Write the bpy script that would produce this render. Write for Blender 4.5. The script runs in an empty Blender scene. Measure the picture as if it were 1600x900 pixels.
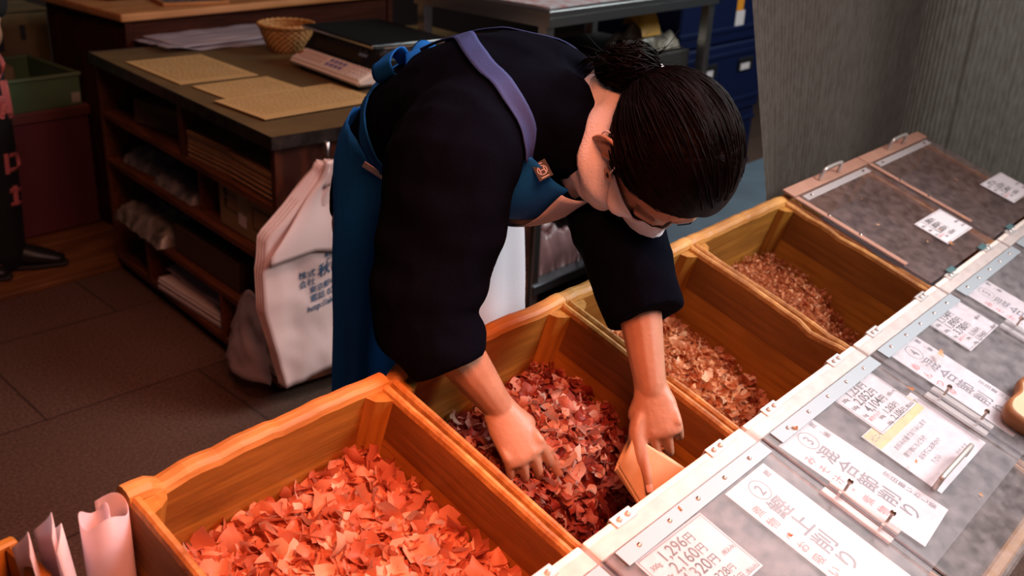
import bpy, bmesh, math, random
from mathutils import Vector, Matrix, noise, Quaternion
random.seed(11)
scene = bpy.context.scene
COL = scene.collection
V = Vector
PI = math.pi

# ------------------------------------------------------------------ camera
cam_d = bpy.data.cameras.new('camera')
cam = bpy.data.objects.new('camera', cam_d)
COL.objects.link(cam)
CAM = V((-0.4627, -0.9610, 1.4896))
_r = V((0.65729, -0.75209, 0.04831))
_d = V((-0.27121, -0.29586, -0.91592))
_f = V((0.70315, 0.58892, -0.39844))
cam.matrix_world = Matrix(((_r.x, -_d.x, -_f.x, CAM.x), (_r.y, -_d.y, -_f.y, CAM.y),
                           (_r.z, -_d.z, -_f.z, CAM.z), (0, 0, 0, 1)))
cam_d.sensor_width = 36.0
cam_d.lens = 1596.2 / 1600 * 36.0
cam_d.clip_start = 0.05
cam_d.dof.use_dof = True
cam_d.dof.focus_distance = 1.5
cam_d.dof.aperture_fstop = 5.0
scene.camera = cam

# ------------------------------------------------------------------ world, lights, exposure
scene.view_settings.view_transform = 'Standard'
scene.view_settings.look = 'None'
scene.view_settings.gamma = 1.0
scene.view_settings.use_curve_mapping = False
scene.view_settings.exposure = 0.0
world = bpy.data.worlds.new('world'); scene.world = world
world.use_nodes = True
bgn = world.node_tree.nodes['Background']
bgn.inputs[0].default_value = (0.75, 0.85, 1.0, 1)
bgn.inputs[1].default_value = 0.02


def area(name, loc, target, size, energy, color, sy=None, spread=None):
    l = bpy.data.lights.new(name, 'AREA')
    l.energy = energy; l.color = color
    l.shape = 'RECTANGLE'; l.size = size; l.size_y = sy or size
    if spread: l.spread = math.radians(spread)
    o = bpy.data.objects.new(name, l); COL.objects.link(o)
    o.location = loc
    o.rotation_euler = (V(target) - V(loc)).to_track_quat('-Z', 'Y').to_euler()
    return o


# red-tinted lamps under the awning over the trays, daylight from the open street side
area('red_awning_lamp', (0.10, -0.75, 1.85), (0.22, -0.20, 0.65), 0.4, 8, (1.0, 0.26, 0.12), 0.4, spread=80)
area('counter_lamp', (0.95, -0.30, 2.45), (0.85, 0.1, 0.6), 0.6, 15, (1.0, 0.55, 0.50), 0.5)
area('street_daylight', (2.3, -2.1, 2.5), (1.3, -0.85, 0.6), 1.4, 27, (1.0, 0.95, 0.94), 1.1, spread=75)
area('outside_daylight', (4.3, -0.65, 3.0), (2.3, -0.6, 0.9), 2.2, 105, (0.88, 0.96, 0.96), 2.0)
area('back_lamp', (0.5, 1.2, 2.5), (1.0, 1.8, 0.6), 0.6, 7, (1.0, 0.45, 0.28), 0.6)

# ------------------------------------------------------------------ helpers
def tag(o, label=None, cat=None, group=None, kind=None):
    if label: o['label'] = label
    if cat: o['category'] = cat
    if group: o['group'] = group
    if kind: o['kind'] = kind
    return o


def obj(name, bm, mats, parent=None, M=None, smooth=False):
    me = bpy.data.meshes.new(name)
    bm.normal_update()
    bm.to_mesh(me); bm.free()
    return obj_me(name, me, mats, parent, M, smooth)


def obj_me(name, me, mats, parent=None, M=None, smooth=False):
    if not isinstance(mats, (list, tuple)): mats = [mats]
    for m in mats: me.materials.append(m)
    if smooth:
        for p in me.polygons: p.use_smooth = True
    o = bpy.data.objects.new(name, me); COL.objects.link(o)
    if parent is not None:
        o.parent = parent
    if M is not None:
        o.matrix_local = M
    return o


def empty(name, M=None):
    o = bpy.data.objects.new(name, None); COL.objects.link(o)
    o.empty_display_size = 0.05
    if M is not None: o.matrix_local = M
    return o


def box(bm, lo, hi, bevel=0.0, mi=0, M=None, seg=1):
    lo = V(lo); hi = V(hi); c = (lo + hi) / 2; s = hi - lo
    r = bmesh.ops.create_cube(bm, size=1.0, matrix=Matrix.Translation(c) @ Matrix.Diagonal((s.x, s.y, s.z, 1)))
    vs = r['verts']
    if bevel > 0:
        es = list({e for v in vs for e in v.link_edges})
        rb = bmesh.ops.bevel(bm, geom=es, offset=bevel, segments=seg, affect='EDGES', profile=0.6)
        vs = list({v for f in rb['faces'] for v in f.verts} | {v for v in vs if v.is_valid})
    fs = {f for v in vs for f in v.link_faces}
    for f in fs: f.material_index = mi
    if M is not None: bmesh.ops.transform(bm, matrix=M, verts=vs)
    return vs


def frame_dirs(pts):
    n = len(pts); out = []
    for i in range(n):
        a = pts[max(i - 1, 0)]; b = pts[min(i + 1, n - 1)]
        out.append((b - a).normalized() if (b - a).length > 1e-9 else V((0, 0, 1)))
    return out


def tube(bm, pts, radii, seg=10, side=None, caps=True, mi=0, round_ends=False, closed=False):
    """swept tube; radius may be a number or (a along side, b across)"""
    pts = [V(p) for p in pts]
    if not isinstance(radii, (list, tuple)): radii = [radii] * len(pts)
    elif len(radii) == 2 and len(pts) != 2: radii = [tuple(radii)] * len(pts)
    radii = [r if isinstance(r, (list, tuple)) else (r, r) for r in radii]
    if round_ends:
        d0 = (pts[0] - pts[1]).normalized(); d1 = (pts[-1] - pts[-2]).normalized()
        p2, r2 = [], []
        for k in (1.0, 0.85, 0.5):
            p2.append(pts[0] + d0 * min(radii[0]) * k); w = math.sqrt(max(1 - k * k, 0.0016)); r2.append((radii[0][0] * w, radii[0][1] * w))
        p3, r3 = [], []
        for k in (0.5, 0.85, 1.0):
            p3.append(pts[-1] + d1 * min(radii[-1]) * k); w = math.sqrt(max(1 - k * k, 0.0016)); r3.append((radii[-1][0] * w, radii[-1][1] * w))
        pts = p2 + pts + p3; radii = r2 + radii + r3
    ds = frame_dirs(pts)
    if closed:
        n = len(pts)
        ds = [(pts[(i + 1) % n] - pts[i - 1]).normalized() for i in range(n)]
    s = V(side) if side is not None else (V((0, 0, 1)) if abs(ds[0].z) < 0.9 else V((1, 0, 0)))
    rings = []
    for p, d, r in zip(pts, ds, radii):
        s2 = s - d * s.dot(d)
        if s2.length < 1e-6: s2 = d.orthogonal()
        s2.normalize(); t = d.cross(s2)
        if side is None: s = s2
        rings.append([bm.verts.new(p + s2 * (math.cos(2 * PI * k / seg) * r[0]) + t * (math.sin(2 * PI * k / seg) * r[1])) for k in range(seg)])
    m = len(rings)
    for i in range(m if closed else m - 1):
        A = rings[i]; B = rings[(i + 1) % m]
        for k in range(seg):
            f = bm.faces.new((A[k], A[(k + 1) % seg], B[(k + 1) % seg], B[k])); f.material_index = mi
    if caps and not closed:
        f = bm.faces.new(rings[0][::-1]); f.material_index = mi
        f = bm.faces.new(rings[-1]); f.material_index = mi
    return rings


def grid(bm, fn, nu, nv, mi=0, wrap=False):
    vs = [[bm.verts.new(fn(i / (nu if wrap else nu), j / nv)) for j in range(nv + 1)] for i in range(nu + (0 if wrap else 1))]
    n = len(vs)
    for i in range(nu):
        for j in range(nv):
            f = bm.faces.new((vs[i][j], vs[(i + 1) % n][j], vs[(i + 1) % n][j + 1], vs[i][j + 1])); f.material_index = mi
    return vs


def ellipsoid(bm, c, r, M=None, seg=20, rings=12, mi=0):
    mm = Matrix.Translation(V(c)) @ Matrix.Diagonal((r[0], r[1], r[2], 1))
    if M is not None: mm = M @ mm
    q = bmesh.ops.create_uvsphere(bm, u_segments=seg, v_segments=rings, radius=1.0, matrix=mm)
    for v in q['verts']:
        for f in v.link_faces: f.material_index = mi
    return q['verts']


def solidify(me_obj, th, offset=-1):
    m = me_obj.modifiers.new('thick', 'SOLIDIFY'); m.thickness = th; m.offset = offset
    return me_obj


def subsurf(o, lv=1):
    m = o.modifiers.new('sub', 'SUBSURF'); m.levels = lv; m.render_levels = lv
    return o


WORK = bpy.data.scenes.new('work')


def evaluated(o):
    """mesh of one object after modifiers or font filling, worked out in an empty side scene"""
    WORK.collection.objects.link(o)
    with bpy.context.temp_override(scene=WORK, view_layer=WORK.view_layers[0]):
        dg = bpy.context.evaluated_depsgraph_get(); dg.update()
        return bpy.data.meshes.new_from_object(o.evaluated_get(dg))


def union_mesh(bm, voxel, smooth_it):
    me = bpy.data.meshes.new('tmp'); bm.to_mesh(me); bm.free()
    o = bpy.data.objects.new('tmp', me)
    m = o.modifiers.new('r', 'REMESH'); m.mode = 'VOXEL'; m.voxel_size = voxel
    if smooth_it:
        s = o.modifiers.new('s', 'SMOOTH'); s.factor = 0.5; s.iterations = smooth_it
    out = evaluated(o)
    bpy.data.objects.remove(o); bpy.data.meshes.remove(me)
    return out


def spline(pts, n):
    pts = [V(p) for p in pts]; P = [pts[0] * 2 - pts[1]] + pts + [pts[-1] * 2 - pts[-2]]
    out = []; m = len(pts) - 1
    for k in range(n + 1):
        t = k / n * m; i = min(int(t), m - 1); u = t - i
        a, b, c, d = P[i:i + 4]
        out.append(0.5 * ((2 * b) + (c - a) * u + (2 * a - 5 * b + 4 * c - d) * u * u + (3 * b - a - 3 * c + d) * u ** 3))
    return out


def lerp_list(vals, n):
    m = len(vals) - 1; out = []
    for k in range(n + 1):
        t = k / n * m; i = min(int(t), m - 1); u = t - i
        a, b = vals[i], vals[i + 1]
        out.append(tuple(x + (y - x) * u for x, y in zip(a, b)) if isinstance(a, tuple) else a + (b - a) * u)
    return out


# ------------------------------------------------------------------ materials
def mat(name, col, rough=0.5, metal=0.0, col2=None, scale=20, bump=0.0, bscale=None, stretch=(1, 1, 1), coat=0, spec=0.5, sss=0, contrast=(0.3, 0.7), detail=4, emit=None):
    m = bpy.data.materials.new(name); m.use_nodes = True
    nt = m.node_tree; b = nt.nodes['Principled BSDF']
    b.inputs['Base Color'].default_value = (*col, 1)
    b.inputs['Roughness'].default_value = rough
    b.inputs['Metallic'].default_value = metal
    b.inputs['Specular IOR Level'].default_value = spec
    b.inputs['Coat Weight'].default_value = coat
    if sss:
        b.inputs['Subsurface Weight'].default_value = sss
        b.inputs['Subsurface Radius'].default_value = (0.012, 0.005, 0.003)
    if col2 is not None or bump:
        tc = nt.nodes.new('ShaderNodeTexCoord'); mp = nt.nodes.new('ShaderNodeMapping')
        mp.inputs['Scale'].default_value = stretch
        nt.links.new(tc.outputs['Object'], mp.inputs[0])
        nz = nt.nodes.new('ShaderNodeTexNoise'); nz.inputs['Scale'].default_value = scale; nz.inputs['Detail'].default_value = detail
        nt.links.new(mp.outputs[0], nz.inputs['Vector'])
        if col2 is not None:
            cr = nt.nodes.new('ShaderNodeValToRGB')
            cr.color_ramp.elements[0].position = contrast[0]; cr.color_ramp.elements[1].position = contrast[1]
            cr.color_ramp.elements[0].color = (*col, 1); cr.color_ramp.elements[1].color = (*col2, 1)
            nt.links.new(nz.outputs['Fac'], cr.inputs[0]); nt.links.new(cr.outputs[0], b.inputs['Base Color'])
        if bump:
            n2 = nz
            if bscale:
                n2 = nt.nodes.new('ShaderNodeTexNoise'); n2.inputs['Scale'].default_value = bscale; n2.inputs['Detail'].default_value = 3
                nt.links.new(mp.outputs[0], n2.inputs['Vector'])
            bp = nt.nodes.new('ShaderNodeBump'); bp.inputs['Strength'].default_value = bump; bp.inputs['Distance'].default_value = 0.004
            nt.links.new(n2.outputs['Fac'], bp.inputs['Height']); nt.links.new(bp.outputs[0], b.inputs['Normal'])
    return m


def wood(name, c1, c2, axis, rough=0.5, bump=0.25, fine=90, c3=None, coat=0.0, stain=0.5):
    """grain running along one axis, with broad worn patches"""
    st = [1, 1, 1]; st[axis] = 0.06
    m = mat(name, c1, rough, col2=c2, scale=fine, stretch=tuple(st), bump=bump, contrast=(0.35, 0.68), coat=coat)
    nt = m.node_tree; b = nt.nodes['Principled BSDF']
    tc = nt.nodes.new('ShaderNodeTexCoord')
    st2 = [5, 5, 5]; st2[axis] = 1.6
    mp = nt.nodes.new('ShaderNodeMapping'); mp.inputs['Scale'].default_value = st2
    nt.links.new(tc.outputs['Object'], mp.inputs[0])
    nz = nt.nodes.new('ShaderNodeTexNoise'); nz.inputs['Scale'].default_value = 2.2; nz.inputs['Detail'].default_value = 5
    nt.links.new(mp.outputs[0], nz.inputs['Vector'])
    cr = nt.nodes.new('ShaderNodeValToRGB'); cr.color_ramp.elements[0].position = 0.35; cr.color_ramp.elements[1].position = 0.7
    d = c3 or tuple(x * 0.55 for x in c1)
    cr.color_ramp.elements[0].color = (*d, 1); cr.color_ramp.elements[1].color = (1, 1, 1, 1)
    nt.links.new(nz.outputs['Fac'], cr.inputs[0])
    mx = nt.nodes.new('ShaderNodeMix'); mx.data_type = 'RGBA'; mx.blend_type = 'MULTIPLY'; mx.inputs['Factor'].default_value = stain
    src = b.inputs['Base Color'].links[0].from_socket
    nt.links.new(src, mx.inputs['A']); nt.links.new(cr.outputs[0], mx.inputs['B'])
    nt.links.new(mx.outputs['Result'], b.inputs['Base Color'])
    return m


def clear_mat(name, tint=(0.96, 0.96, 0.97), haze=0.06, rough=0.12, haze_col=(0.8, 0.78, 0.78), gloss=1.0, dust=0.0):
    """thin clear plastic: transparent, Fresnel gloss, a little scuffed haze"""
    m = bpy.data.materials.new(name); m.use_nodes = True; nt = m.node_tree
    nt.nodes.remove(nt.nodes['Principled BSDF']); out = nt.nodes['Material Output']
    tr = nt.nodes.new('ShaderNodeBsdfTransparent'); tr.inputs[0].default_value = (*tint, 1)
    gl = nt.nodes.new('ShaderNodeBsdfGlossy'); gl.inputs['Roughness'].default_value = rough
    df = nt.nodes.new('ShaderNodeBsdfDiffuse'); df.inputs[0].default_value = (*haze_col, 1)
    m1 = nt.nodes.new('ShaderNodeMixShader'); m2 = nt.nodes.new('ShaderNodeMixShader')
    fr = nt.nodes.new('ShaderNodeFresnel'); fr.inputs[0].default_value = 1.46
    mu = nt.nodes.new('ShaderNodeMath'); mu.operation = 'MULTIPLY'; mu.inputs[1].default_value = gloss
    ge = nt.nodes.new('ShaderNodeNewGeometry'); iv = nt.nodes.new('ShaderNodeMath'); iv.operation = 'SUBTRACT'; iv.inputs[0].default_value = 1.0
    nt.links.new(ge.outputs['Backfacing'], iv.inputs[1]); nt.links.new(iv.outputs[0], mu.inputs[1])
    nt.links.new(fr.outputs[0], mu.inputs[0])
    front = iv
    m1.inputs[0].default_value = haze * 0.5
    if dust:
        tc = nt.nodes.new('ShaderNodeTexCoord')
        nz = nt.nodes.new('ShaderNodeTexNoise'); nz.inputs['Scale'].default_value = 45; nz.inputs['Detail'].default_value = 8
        nt.links.new(tc.outputs['Object'], nz.inputs['Vector'])
        mr = nt.nodes.new('ShaderNodeMapRange'); mr.inputs[1].default_value = 0.35; mr.inputs[2].default_value = 0.75
        mr.inputs[3].default_value = haze * 0.5; mr.inputs[4].default_value = haze + dust
        nt.links.new(nz.outputs['Fac'], mr.inputs[0]); nt.links.new(mr.outputs[0], m1.inputs[0])
    nt.links.new(tr.outputs[0], m1.inputs[1]); nt.links.new(df.outputs[0], m1.inputs[2])
    nt.links.new(mu.outputs[0], m2.inputs[0]); nt.links.new(m1.outputs[0], m2.inputs[1]); nt.links.new(gl.outputs[0], m2.inputs[2])
    nt.links.new(m2.outputs[0], out.inputs[0])
    return m


def flake_mat(name, c1, c2, c3):
    m = bpy.data.materials.new(name); m.use_nodes = True; nt = m.node_tree
    b = nt.nodes['Principled BSDF']; out = nt.nodes['Material Output']
    at = nt.nodes.new('ShaderNodeAttribute'); at.attribute_name = 'tone'
    cr = nt.nodes.new('ShaderNodeValToRGB')
    cr.color_ramp.elements[0].color = (*c1, 1); cr.color_ramp.elements[1].color = (*c3, 1)
    e = cr.color_ramp.elements.new(0.5); e.color = (*c2, 1)
    nt.links.new(at.outputs['Fac'], cr.inputs[0]); nt.links.new(cr.outputs[0], b.inputs['Base Color'])
    b.inputs['Roughness'].default_value = 0.45
    b.inputs['Specular IOR Level'].default_value = 0.35
    tl = nt.nodes.new('ShaderNodeBsdfTranslucent'); nt.links.new(cr.outputs[0], tl.inputs[0])
    mx = nt.nodes.new('ShaderNodeMixShader'); mx.inputs[0].default_value = 0.5
    nt.links.new(b.outputs[0], mx.inputs[1]); nt.links.new(tl.outputs[0], mx.inputs[2])
    nt.links.new(mx.outputs[0], out.inputs[0])
    return m


M = {}
OR1, OR2 = (0.40, 0.165, 0.018), (0.55, 0.26, 0.038)
M['bin_x'] = wood('bin_wood_across', OR1, OR2, 0)
M['bin_y'] = wood('bin_wood_along', OR1, OR2, 1)
M['bin_z'] = wood('bin_wood_upright', OR1, OR2, 2)
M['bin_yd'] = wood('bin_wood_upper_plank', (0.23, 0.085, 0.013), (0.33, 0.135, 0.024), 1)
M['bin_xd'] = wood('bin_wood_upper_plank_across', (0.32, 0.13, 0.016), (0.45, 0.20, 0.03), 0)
M['worn'] = wood('bin_worn_edge', (0.52, 0.23, 0.045), (0.72, 0.40, 0.12), 0, bump=0.7, fine=60, stain=0.85)
M['rail'] = mat('rail_painted', (0.80, 0.70, 0.62), 0.5, col2=(0.86, 0.80, 0.74), scale=25, bump=0.1)
M['acrylic'] = clear_mat('acrylic_sheet', haze=0.10, rough=0.24, dust=0.10, haze_col=(0.62, 0.56, 0.56))
M['acrylic_brown'] = clear_mat('acrylic_sheet_scuffed', tint=(0.9, 0.86, 0.86), haze=0.14, rough=0.24, dust=0.12, haze_col=(0.42, 0.31, 0.29))
M['acrylic_block'] = clear_mat('acrylic_block', tint=(0.95, 0.95, 0.96), haze=0.75, rough=0.1, haze_col=(0.85, 0.82, 0.82))
M['strip'] = mat('grey_strip', (0.40, 0.46, 0.50), 0.4, 0.2)
M['steel'] = mat('brushed_steel', (0.55, 0.55, 0.55), 0.3, 1.0, bump=0.05, scale=60, stretch=(0.1, 1, 1))
M['chrome'] = mat('chrome', (0.75, 0.75, 0.76), 0.18, 1.0)
M['screw'] = mat('screw_metal', (0.55, 0.42, 0.36), 0.3, 1.0)
M['dark_in'] = mat('interior_shade', (0.085, 0.075, 0.085), 0.6, col2=(0.065, 0.058, 0.066), scale=200)  # shade of the closed tray interior, put into a flat grey
M['handle'] = mat('handle_steel', (0.66, 0.62, 0.58), 0.35, 0.6)
M['clip'] = mat('clip_steel', (0.72, 0.70, 0.68), 0.4, 0.5)
M['card'] = mat('card_paper', (0.80, 0.76, 0.79), 0.6)
M['ink'] = mat('black_ink', (0.03, 0.03, 0.04), 0.6)
M['ink_grey'] = mat('faded_ink', (0.20, 0.20, 0.24), 0.6)
M['ink_red'] = mat('red_ink', (0.75, 0.20, 0.20), 0.6)
M['ink_blue'] = mat('blue_ink', (0.02, 0.10, 0.20), 0.6)
M['yellow'] = mat('yellow_paper', (0.85, 0.66, 0.30), 0.6)
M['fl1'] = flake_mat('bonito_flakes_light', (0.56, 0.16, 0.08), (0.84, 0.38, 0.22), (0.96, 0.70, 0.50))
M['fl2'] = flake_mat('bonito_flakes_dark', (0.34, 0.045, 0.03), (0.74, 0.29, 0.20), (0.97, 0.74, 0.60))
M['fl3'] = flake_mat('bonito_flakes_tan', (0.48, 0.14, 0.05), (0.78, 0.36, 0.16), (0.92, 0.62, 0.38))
M['kraft'] = mat('kraft_paper', (0.68, 0.47, 0.27), 0.7, col2=(0.74, 0.53, 0.32), scale=60, bump=0.08)
M['skin'] = mat('skin', (0.43, 0.225, 0.14), 0.45, col2=(0.50, 0.275, 0.18), scale=30, sss=0.12, bump=0.12, bscale=160)
M['nail'] = mat('nail', (0.72, 0.46, 0.38), 0.25)
M['hair'] = mat('hair', (0.0018, 0.0010, 0.0012), 0.48, col2=(0.005, 0.002, 0.002), scale=40, spec=0.05)
M['kimono'] = mat('navy_cotton', (0.0014, 0.0020, 0.0055), 0.95, col2=(0.002, 0.0026, 0.007), scale=300, bump=0.15, spec=0.04)
M['apron'] = mat('blue_apron', (0.003, 0.12, 0.46), 0.75, col2=(0.005, 0.14, 0.50), scale=250, bump=0.1, spec=0.2)
M['strap'] = mat('blue_strap', (0.030, 0.055, 0.20), 0.75, bump=0.15, scale=300)
M['white_cloth'] = mat('white_cloth', (0.58, 0.58, 0.64), 0.85, bump=0.1, scale=200)
M['towel'] = mat('towel', (0.86, 0.86, 0.90), 0.95, bump=0.5, scale=350)
M['mask'] = mat('mask_cloth', (0.86, 0.86, 0.90), 0.8, bump=0.05, scale=200)
M['mask_tan'] = mat('mask_strap', (0.55, 0.38, 0.30), 0.7)
M['black'] = mat('black_plastic', (0.012, 0.012, 0.013), 0.4)
M['cab'] = wood('cabinet_wood', (0.12, 0.030, 0.010), (0.25, 0.075, 0.020), 1, rough=0.6)
M['cab_end'] = mat('cabinet_end', (0.05, 0.012, 0.006), 0.45, col2=(0.22, 0.055, 0.018), scale=14, bump=0.1, contrast=(0.45, 0.75), stretch=(1, 1, 0.5))
M['top'] = mat('worktop_steel', (0.30, 0.27, 0.20), 0.42, 0.85, col2=(0.22, 0.19, 0.14), scale=6)
M['topmat'] = mat('worktop_vinyl', (0.17, 0.105, 0.045), 0.5, col2=(0.12, 0.075, 0.035), scale=7, spec=0.2)
M['edge'] = mat('worn_edge_steel', (0.16, 0.14, 0.13), 0.35, 0.9, col2=(0.07, 0.06, 0.06), scale=30)
M['sheet'] = mat('laminated_sheet', (0.60, 0.36, 0.14), 0.5, col2=(0.66, 0.41, 0.18), scale=10, spec=0.25)
M['film'] = clear_mat('plastic_film', tint=(0.93, 0.9, 0.92), haze=1.1, rough=0.2, haze_col=(0.72, 0.60, 0.66))
M['film_dark'] = clear_mat('plastic_film_dim', tint=(0.85, 0.84, 0.85), haze=0.25, rough=0.2, haze_col=(0.5, 0.45, 0.44))
M['pink_bag'] = mat('carrier_plastic', (0.86, 0.66, 0.62), 0.42, spec=0.5, sss=0.0)
M['wicker'] = mat('wicker', (0.50, 0.22, 0.06), 0.55, col2=(0.66, 0.34, 0.11), scale=60)
M['scale_body'] = mat('scale_plastic', (0.92, 0.78, 0.68), 0.45)
M['cardboard'] = mat('cardboard', (0.30, 0.19, 0.09), 0.8, col2=(0.34, 0.22, 0.11), scale=30)
M['box_olive'] = mat('old_carton', (0.17, 0.12, 0.05), 0.8, col2=(0.21, 0.15, 0.07), scale=20)
M['green'] = mat('green_plastic', (0.10, 0.16, 0.07), 0.5)
M['pinkbox'] = mat('maroon_box', (0.16, 0.035, 0.045), 0.6)
M['blue_crate'] = mat('blue_plastic', (0.002, 0.008, 0.045), 0.5, spec=0.25)
M['desk_top'] = wood('desk_top_wood', (0.66, 0.28, 0.10), (0.78, 0.36, 0.14), 0, rough=0.4, coat=0.1)
M['desk'] = wood('desk_side_wood', (0.055, 0.014, 0.008), (0.095, 0.024, 0.013), 0, rough=0.8)
M['desk'].node_tree.nodes['Principled BSDF'].inputs['Specular IOR Level'].default_value = 0.1
M['paper'] = mat('paper_white', (0.74, 0.66, 0.66), 0.6)
M['rubber'] = mat('caster_rubber', (0.05, 0.045, 0.045), 0.6)
M['floor_m'] = None

# ------------------------------------------------------------------ setting
def floor_mat():
    m = mat('stone_tiles', (0.075, 0.036, 0.024), 0.75, col2=(0.17, 0.092, 0.062), scale=120, bump=0.2, contrast=(0.35, 0.7), detail=6)
    nt = m.node_tree; b = nt.nodes['Principled BSDF']
    tc = nt.nodes.new('ShaderNodeTexCoord'); mp = nt.nodes.new('ShaderNodeMapping')
    mp.inputs['Location'].default_value = (0.45, 0.045, 0); mp.inputs['Rotation'].default_value = (0, 0, math.radians(4))
    nt.links.new(tc.outputs['Object'], mp.inputs[0])
    br = nt.nodes.new('ShaderNodeTexBrick'); br.inputs['Scale'].default_value = 1.0
    br.inputs['Brick Width'].default_value = 0.9; br.inputs['Row Height'].default_value = 0.53; br.inputs['Mortar Size'].default_value = 0.004
    br.inputs['Color1'].default_value = (1, 1, 1, 1); br.inputs['Color2'].default_value = (0.86, 0.84, 0.84, 1); br.inputs['Mortar'].default_value = (0.4, 0.35, 0.33, 1)
    nt.links.new(mp.outputs[0], br.inputs['Vector'])
    mx = nt.nodes.new('ShaderNodeMix'); mx.data_type = 'RGBA'; mx.blend_type = 'MULTIPLY'; mx.inputs['Factor'].default_value = 1
    src = b.inputs['Base Color'].links[0].from_socket
    nt.links.new(src, mx.inputs['A']); nt.links.new(br.outputs['Color'], mx.inputs['B'])
    nt.links.new(mx.outputs['Result'], b.inputs['Base Color'])
    return m


bm = bmesh.new()
box(bm, (-2.5, -2.5, -0.06), (7, 5.2, 0.0))
o = obj('floor', bm, floor_mat()); tag(o, 'brown speckled stone tile floor of the shop', 'floor', kind='structure')
bm = bmesh.new()
y = 2.33; k = 0
while y < 4.6:
    box(bm, (-1.5, y, 0.0), (3.6, y + 0.112, 0.018), bevel=0.003)
    y += 0.115
o = obj('floor_boards', bm, wood('platform_boards', (0.20, 0.075, 0.022), (0.34, 0.14, 0.045), 0))
tag(o, 'low brown plank platform floor at the back left', 'floor', kind='structure')
bm = bmesh.new(); box(bm, (-2.5, 4.6, 0), (7, 4.7, 2.8))
o = obj('wall_back', bm, mat('back_wall', (0.035, 0.022, 0.018), 0.8)); tag(o, 'dark back wall of the shop', 'wall', kind='structure')
bm = bmesh.new(); box(bm, (-2.0, 0.9, 2.75), (6.0, 4.7, 2.83))
o = obj('ceiling', bm, mat('ceiling_board', (0.05, 0.04, 0.035), 0.8)); tag(o, 'dark ceiling over the back of the shop', 'ceiling', kind='structure')

# ------------------------------------------------------------------ the trays (tilted 16.7 degrees towards the street)
TILT = 0.29117
BINM = Matrix.Translation((0, 0, 0.8)) @ Matrix.Rotation(TILT, 4, 'X')
W = 0.4; DEP = 0.30; VF = -0.385; VE = -0.785; TH = 0.016


def worn_board(bm, x0, x1, v0, v1, w0, w1, axis, seed, amp=0.004, mi=0, mi_up=1, split=-0.09, mi_top=2):
    """board of two planks whose top edge is rounded off and chipped by wear"""
    L = (x1 - x0) if axis == 0 else (v1 - v0); n = 26
    prof = [(0, w0, 0), (0, split, 0), (0, w1 - 0.010, 1), (0.12, w1 - 0.003, 1), (0.35, w1, 2), (0.65, w1, 2), (0.88, w1 - 0.003, 2), (1, w1 - 0.010, 1), (1, split, 1), (1, w0, 0)]
    rows = []
    for i in range(n + 1):
        t = i / n; row = []
        wear = amp * (noise.noise(V((t * 5 + seed, seed * 1.7, 0))) + 0.6 * noise.noise(V((t * 17 + seed, 3.1, seed))))
        chip = max(0, noise.noise(V((t * 9 + seed * 3, 9.3, seed))) - 0.42) * 0.05
        for (q, w, _) in prof:
            ww = w
            if w > w1 - 0.02: ww = w + min(wear, 0.0015) - chip
            if axis == 0: row.append(bm.verts.new((x0 + L * t, v0 + (v1 - v0) * q, ww)))
            else: row.append(bm.verts.new((x0 + (x1 - x0) * q, v0 + L * t, ww)))
        rows.append(row)
    m = len(prof)
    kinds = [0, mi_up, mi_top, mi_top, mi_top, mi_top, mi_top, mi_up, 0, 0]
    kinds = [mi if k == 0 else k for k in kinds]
    for i in range(n):
        for j in range(m):
            f = bm.faces.new((rows[i][j], rows[i][(j + 1) % m], rows[i + 1][(j + 1) % m], rows[i + 1][j])); f.material_index = kinds[j]
    bm.faces.new(rows[0]); bm.faces.new(rows[-1][::-1])
    bmesh.ops.recalc_face_normals(bm, faces=bm.faces[:])


def screw(bm, p, r=0.0035, h=0.003):
    x, v, w = p
    tube(bm, [(x, v, w), (x, v, w + h * 0.6), (x, v, w + h)], [r, r * 0.9, r * 0.35], seg=10)


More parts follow.
